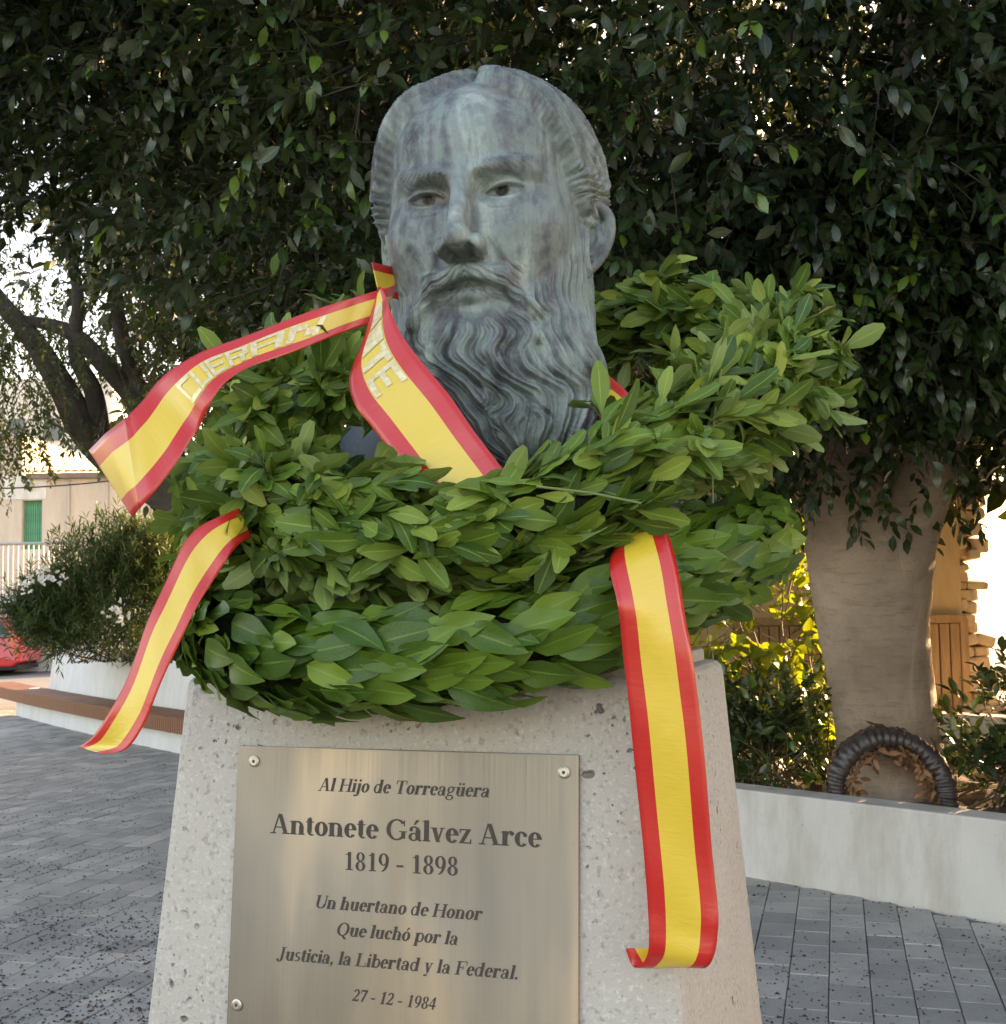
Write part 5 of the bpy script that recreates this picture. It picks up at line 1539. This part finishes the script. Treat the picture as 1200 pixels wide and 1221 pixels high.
# upper wreath: looser bunches of rounded soft-green leaves
UPTS = [(280, 640, 1.78), (290, 618, 1.63), (328, 612, 1.53), (400, 626, 1.46), (520, 638, 1.42), (640, 618, 1.42), (740, 562, 1.46), (830, 508, 1.54), (905, 462, 1.66), (945, 432, 1.82), (900, 395, 1.98), (800, 378, 2.10), (700, 390, 2.18), (590, 400, 2.22), (480, 410, 2.20), (390, 425, 2.12), (330, 490, 2.0), (286, 570, 1.90)]
upath = spline([P(*q_) for q_ in UPTS], 400, True)
upath, UL = arc_resample(upath, 340)
c0 = upath.mean(0)
uw = empty('leafy_wreath', (c0[0], c0[1], float(upath[:, 2].min()) - .06), label='upper wreath of loose rounded soft-green leaves hung round the neck of the bust', cat='wreath')
obj('straw_core', core_mesh('straw_core', upath - np.array(uw.location), .026, DARKCORE), uw)
OV, OVL = [[blade('obovate', n1, n2, c, f, w_, tw, 30 + i) for i, (c, f, w_, tw) in enumerate([(.2, .15, .15, 0), (.6, .25, .2, .2), (-.3, .2, .2, -.2), (.9, .3, .3, .3), (.1, .3, .1, -.3), (1.2, .2, .3, 0)])] for n1, n2 in ((7, 4), (5, 2))]
t_, o_, b_ = ring_frame(upath)
pos, dr, nm, rad_ = [], [], [], []
nb_ = 640
for i in range(nb_):                                                       # bunches of 6-9 leaves round a twig tip
    j = int((i + RNG.uniform(-.5, .5)) / nb_ * len(upath)) % len(upath)
    a = RNG.uniform(0, 2 * math.pi)
    rd = o_[j] * math.cos(a) + b_[j] * math.sin(a)
    sg = 1 if RNG.random() < .8 else -1
    ax_ = t_[j] * sg * RNG.uniform(.7, 1.3) + rd * RNG.uniform(.1, .5) + RNG.normal(size=3) * .22
    ax_ /= np.linalg.norm(ax_)
    p0 = upath[j] + rd * RNG.uniform(.035, .056)
    wild = RNG.random() < .16                                               # some bunches stick out loosely
    if wild: ax_ = ax_ + rd * .7 + RNG.normal(size=3) * .35; ax_ /= np.linalg.norm(ax_)
    for k in range(RNG.integers(6, 10)):
        sd = np.cross(ax_, rand_unit(1)[0]); sd /= np.linalg.norm(sd)
        sp_ = RNG.uniform(.15, .7) * (1.5 if wild else 1)
        d_ = ax_ * (1 - .3 * sp_) + sd * sp_ * .7 + np.array([0, 0, -.08])
        pos.append(p0 + ax_ * RNG.uniform(-.01, .05)); dr.append(d_)
        nm.append(rd * 1.2 + ax_ * .25 - sd * .25 + RNG.normal(size=3) * .38); rad_.append(rd)
for i in range(75):                                                        # bunches filling the inner left of the ring
    p0 = P(RNG.uniform(285, 440), RNG.uniform(440, 575), RNG.uniform(1.60, 1.80))
    ax_ = rand_unit(1)[0] * .8 + np.array([-.2, -.7, .35]); ax_ /= np.linalg.norm(ax_); rd = np.array([-.1, -.9, .4])
    for k in range(7):
        sd = np.cross(ax_, rand_unit(1)[0]); sp_ = RNG.uniform(.3, .9)
        pos.append(p0 + ax_ * RNG.uniform(0, .03)); dr.append(ax_ + sd * sp_); nm.append(rd + RNG.normal(size=3) * .45); rad_.append(rd * .55)
for i in range(86):                                                        # closer under-layer so that no core shows
    for k in range(11):
        j = int((i + RNG.uniform(-.5, .5)) / 86 * len(upath)) % len(upath)
        a = 2 * math.pi * (k + RNG.uniform(-.5, .5)) / 11
        rd = o_[j] * math.cos(a) + b_[j] * math.sin(a); sd = np.cross(t_[j], rd)
        pos.append(upath[j] + rd * RNG.uniform(.030, .046))
        dr.append(t_[j] * RNG.uniform(.4, 1) + rd * RNG.uniform(.1, .5) + sd * RNG.normal(0, .55) + np.array([0, 0, -.1]))
        nm.append(rd + RNG.normal(size=3) * .3); rad_.append(rd - .5 * rd)
pos, dr, nm, rad_ = map(np.array, (pos, dr, nm, rad_))
sz = RNG.uniform(.040, .078, len(pos)); rnd = np.clip(RNG.normal(.50, .30, len(pos)), .01, .99)
finish_wreath(uw, pos, frames(dr, nm), sz, rnd, RNG.integers(0, len(OV), len(pos)), OV, LEAF_OB, rad_, OVL)
# a few bare twigs and tie wires showing between the bunches
mb = MB()
for (q0, q1) in (((640, 580, 1.345), (765, 600, 1.36)), ((860, 440, 1.50), (850, 600, 1.50))):
    p0, p1 = P(*q0), P(*q1)
    MB().tube([p0 - np.array(uw.location), (p0 + p1) / 2 - np.array(uw.location) + RNG.normal(size=3) * .008, p1 - np.array(uw.location)], .0014, 6).build('twig', STEM, uw)

# ------------------------------------------------------------------ flag ribbons
def ribbon_surface(rows, ns):
    A_ = spline([P(*r[0]) for r in rows], ns); B_ = spline([P(*r[1]) for r in rows], ns)
    return A_, B_
def ribbon_mesh(name, A_, B_, loc, ripple=0.0024, nc=12):
    ns = len(A_); V, F, M, UVs = [], [], [], []
    for i in range(ns):
        w = B_[i] - A_[i]
        tt = A_[min(i + 1, ns - 1)] - A_[max(i - 1, 0)]
        n_ = np.cross(tt, w); n_ = n_ / (np.linalg.norm(n_) + 1e-9)
        for k in range(nc + 1):
            c = k / nc
            V.append(A_[i] + w * c + n_ * ripple * min(1.0, i / 8, (ns - 1 - i) / 8) * (math.sin(i * .11 + c * 2.2) * 1.0 + .5 * math.sin(i * .29 - c * 3)) - loc); UVs.append((c, i / ns))
    for i in range(ns - 1):
        for k in range(nc):
            F.append((i * (nc + 1) + k, i * (nc + 1) + k + 1, (i + 1) * (nc + 1) + k + 1, (i + 1) * (nc + 1) + k))
            M.append(1 if nc * .25 <= k < nc * .75 else 0)
    return mesh_np(name, np.array(V), np.array(F), [RED, YEL], True, midx=M, uv=np.array(UVs))
def ribbon(name, rows, parent=None, ns=90, **k):
    A_, B_ = ribbon_surface(rows, ns)
    loc = np.zeros(3) if parent is not None else (A_[0] + B_[0]) / 2
    if parent is not None: loc = np.array(parent.location)
    o = obj(name, ribbon_mesh(name, A_, B_, loc), parent, **k)
    if parent is None: o.location = loc
    md = o.modifiers.new('thick', 'SOLIDIFY'); md.thickness = .0006; md.offset = 0
    return o, A_, B_
STROKES = {'T': [(.0, 1, .8, 1), (.36, .66, 0, .8)], 'E': [(0, .22, 0, 1), (.22, 1, .82, 1), (.22, .85, .41, .59), (.22, 1, 0, .18)],
           'C': [(0, .22, 0, 1), (.22, 1, .82, 1), (.22, 1, 0, .18)], 'U': [(0, .22, 0, 1), (.78, 1, 0, 1), (.22, .78, 0, .18)],
           'R': [(0, .22, 0, 1), (.22, 1, .82, 1), (.78, 1, .45, .82), (.22, 1, .40, .56), (.62, .84, 0, .4)], 'A': [(0, .22, 0, 1), (.78, 1, 0, 1), (.22, .78, .82, 1), (.22, .78, .38, .54)],
           'N': [(0, .22, 0, 1), (.78, 1, 0, 1), (.22, .5, .55, .9), (.5, .78, .15, .55)], '#': [(0, 1, 0, 1)]}
def foil_letters(parent, A_, B_, txt, s0, s1, c0, c1, loc, flip=False):
    """gold foil capitals stuck on the yellow stripe; s along the ribbon, letter tops towards c0"""
    ns = len(A_); nL = len(txt)
    def pt(s, c, lift):
        x = np.clip(s * (ns - 1), 0, ns - 1.001); i = int(x); f = x - i
        a = A_[i] * (1 - f) + A_[i + 1] * f; b = B_[i] * (1 - f) + B_[i + 1] * f
        w = b - a; tt = A_[i + 1] - A_[i]
        n_ = np.cross(tt, w); n_ /= np.linalg.norm(n_) + 1e-9
        if n_ @ (_C - a) < 0: n_ = -n_
        rip = .0024 * min(1.0, x / 8, (ns - 1 - x) / 8) * (math.sin(x * .11 + c * 2.2) + .5 * math.sin(x * .29 - c * 3))
        n0 = np.cross(tt, w); n0 /= np.linalg.norm(n0) + 1e-9
        return a + w * c + n0 * rip + n_ * lift
    for k, ch in enumerate(txt):
        V, F = [], []
        a, b = s0 + (s1 - s0) * k / nL, s0 + (s1 - s0) * (k + .9) / nL
        for (x0, x1, y0, y1) in STROKES[ch]:
            m_ = 6
            for lift in (.0009, .0013):
                bse = len(V)
                for i in range(m_ + 1):
                    for j in range(3):
                        s = a + (b - a) * (x0 + (x1 - x0) * i / m_); c = c1 + (c0 - c1) * (y0 + (y1 - y0) * j / 2)
                        V.append(pt(s, c, lift) - loc)
                F += [(bse + i * 3 + j, bse + (i + 1) * 3 + j, bse + (i + 1) * 3 + j + 1, bse + i * 3 + j + 1) for i in range(m_) for j in range(2)]
        obj('foil_letter', mesh_np('foil_letter', V, F, [FOIL]), parent)

# sash round the neck: flying tail, front band, back loop
nb0 = P(455, 350, 1.62)
sash = empty('neck_sash', (nb0[0], nb0[1], nb0[2]), label='red and yellow flag ribbon with gold lettering slung round the neck of the bust', cat='ribbon')
sl = np.array(sash.location)
def Zr(rows, zs): return [((*a, z), (*b, z2)) for (a, b), (z, z2) in zip(rows, zs)]
R1 = Zr([((474, 338), (452, 396)), ((450, 346), (440, 387)), ((397, 363), (372, 410)), ((302, 395), (306, 435)), ((245, 417), (270, 456)), ((207, 439), (251, 484)), ((184, 463), (233, 514)), ((165, 483), (213, 547)), ((156, 492), (188, 582)), ((150, 498), (167, 606))],
        [(1.70, 1.69), (1.64, 1.62), (1.58, 1.54), (1.52, 1.48), (1.49, 1.46), (1.475, 1.45), (1.48, 1.45), (1.46, 1.43), (1.45, 1.42), (1.445, 1.415)])
o, A1, B1 = ribbon('flying_tail', R1, sash, 110)
foil_letters(o, A1, B1, 'CUERAN', .595, .215, .27, .73, np.zeros(3))
for ch in list(o.children): ch.parent = o; ch.location = tuple(-sl)
R1e = Zr([((150, 498), (167, 606)), ((128, 517), (163, 610)), ((106, 537), (158, 617))], [(1.445, 1.415), (1.47, 1.425), (1.52, 1.44)])
ribbon('folded_end', R1e, sash, 16)
R2 = Zr([((455, 342), (449, 352)), ((462, 362), (436, 398)), ((475, 392), (419, 450)), ((500, 428), (422, 480)), ((535, 470), (446, 512)), ((565, 513), (478, 553)), ((602, 562), (515, 602))],
        [(1.60, 1.60), (1.56, 1.57), (1.53, 1.54), (1.50, 1.50), (1.475, 1.475), (1.45, 1.455), (1.43, 1.44)])
o, A2, B2 = ribbon('front_band', R2, sash, 80)
foil_letters(o, A2, B2, '##TE', .09, .56, .27, .73, np.zeros(3))
for ch in list(o.children): ch.location = tuple(-sl)
R1b = Zr([((443, 312), (452, 352)), ((462, 316), (470, 356)), ((490, 322), (492, 362))], [(1.74, 1.74), (1.77, 1.76), (1.80, 1.78)])
ribbon('back_loop', R1b, sash, 12)
R2b = Zr([((700, 425), (704, 500)), ((720, 444), (716, 500)), ((742, 462), (730, 504)), ((772, 490), (748, 524))], [(1.80, 1.80), (1.66, 1.66), (1.60, 1.60), (1.56, 1.56)])
ribbon('side_loop', R2b, sash, 16)
R3 = Zr([((285, 606), (300, 640)), ((262, 617), (284, 650)), ((240, 627), (270, 668)), ((222, 645), (252, 695)), ((205, 676), (236, 722)), ((188, 713), (220, 755)), ((173, 748), (204, 790)), ((153, 807), (186, 832)), ((135, 846), (170, 864)), ((112, 877), (150, 893)), ((94, 891), (122, 899))],
        [(1.47, 1.46), (1.44, 1.43), (1.42, 1.41), (1.41, 1.40), (1.40, 1.39), (1.39, 1.38), (1.385, 1.375), (1.38, 1.365), (1.38, 1.36), (1.39, 1.36), (1.41, 1.37)])
ribbon('ribbon_tail', R3, label='red and yellow ribbon tail blown out from between the wreaths over the bench', cat='ribbon')
R4 = Zr([((748, 636), (780, 605)), ((728, 671), (796, 634)), ((734, 712), (812, 690)), ((741, 752), (821, 752)), ((748, 815), (830, 815)), ((754, 880), (838, 885)), ((764, 981), (848, 1000)), ((771, 1060), (856, 1075)), ((774, 1108), (857, 1108)), ((773, 1138), (852, 1138)), ((766, 1152), (838, 1152)), ((754, 1150), (815, 1148)), ((746, 1131), (790, 1130))],
        [(1.46, 1.46), (1.36, 1.40), (1.325, 1.365), (1.325, 1.35), (1.33, 1.345), (1.335, 1.345), (1.34, 1.345), (1.34, 1.34), (1.335, 1.335), (1.335, 1.335), (1.345, 1.345), (1.36, 1.36), (1.365, 1.37)])
ribbon('ribbon_tail', R4, ns=130, label='red and yellow ribbon tail hanging down the plinth front with a curled end', cat='ribbon')
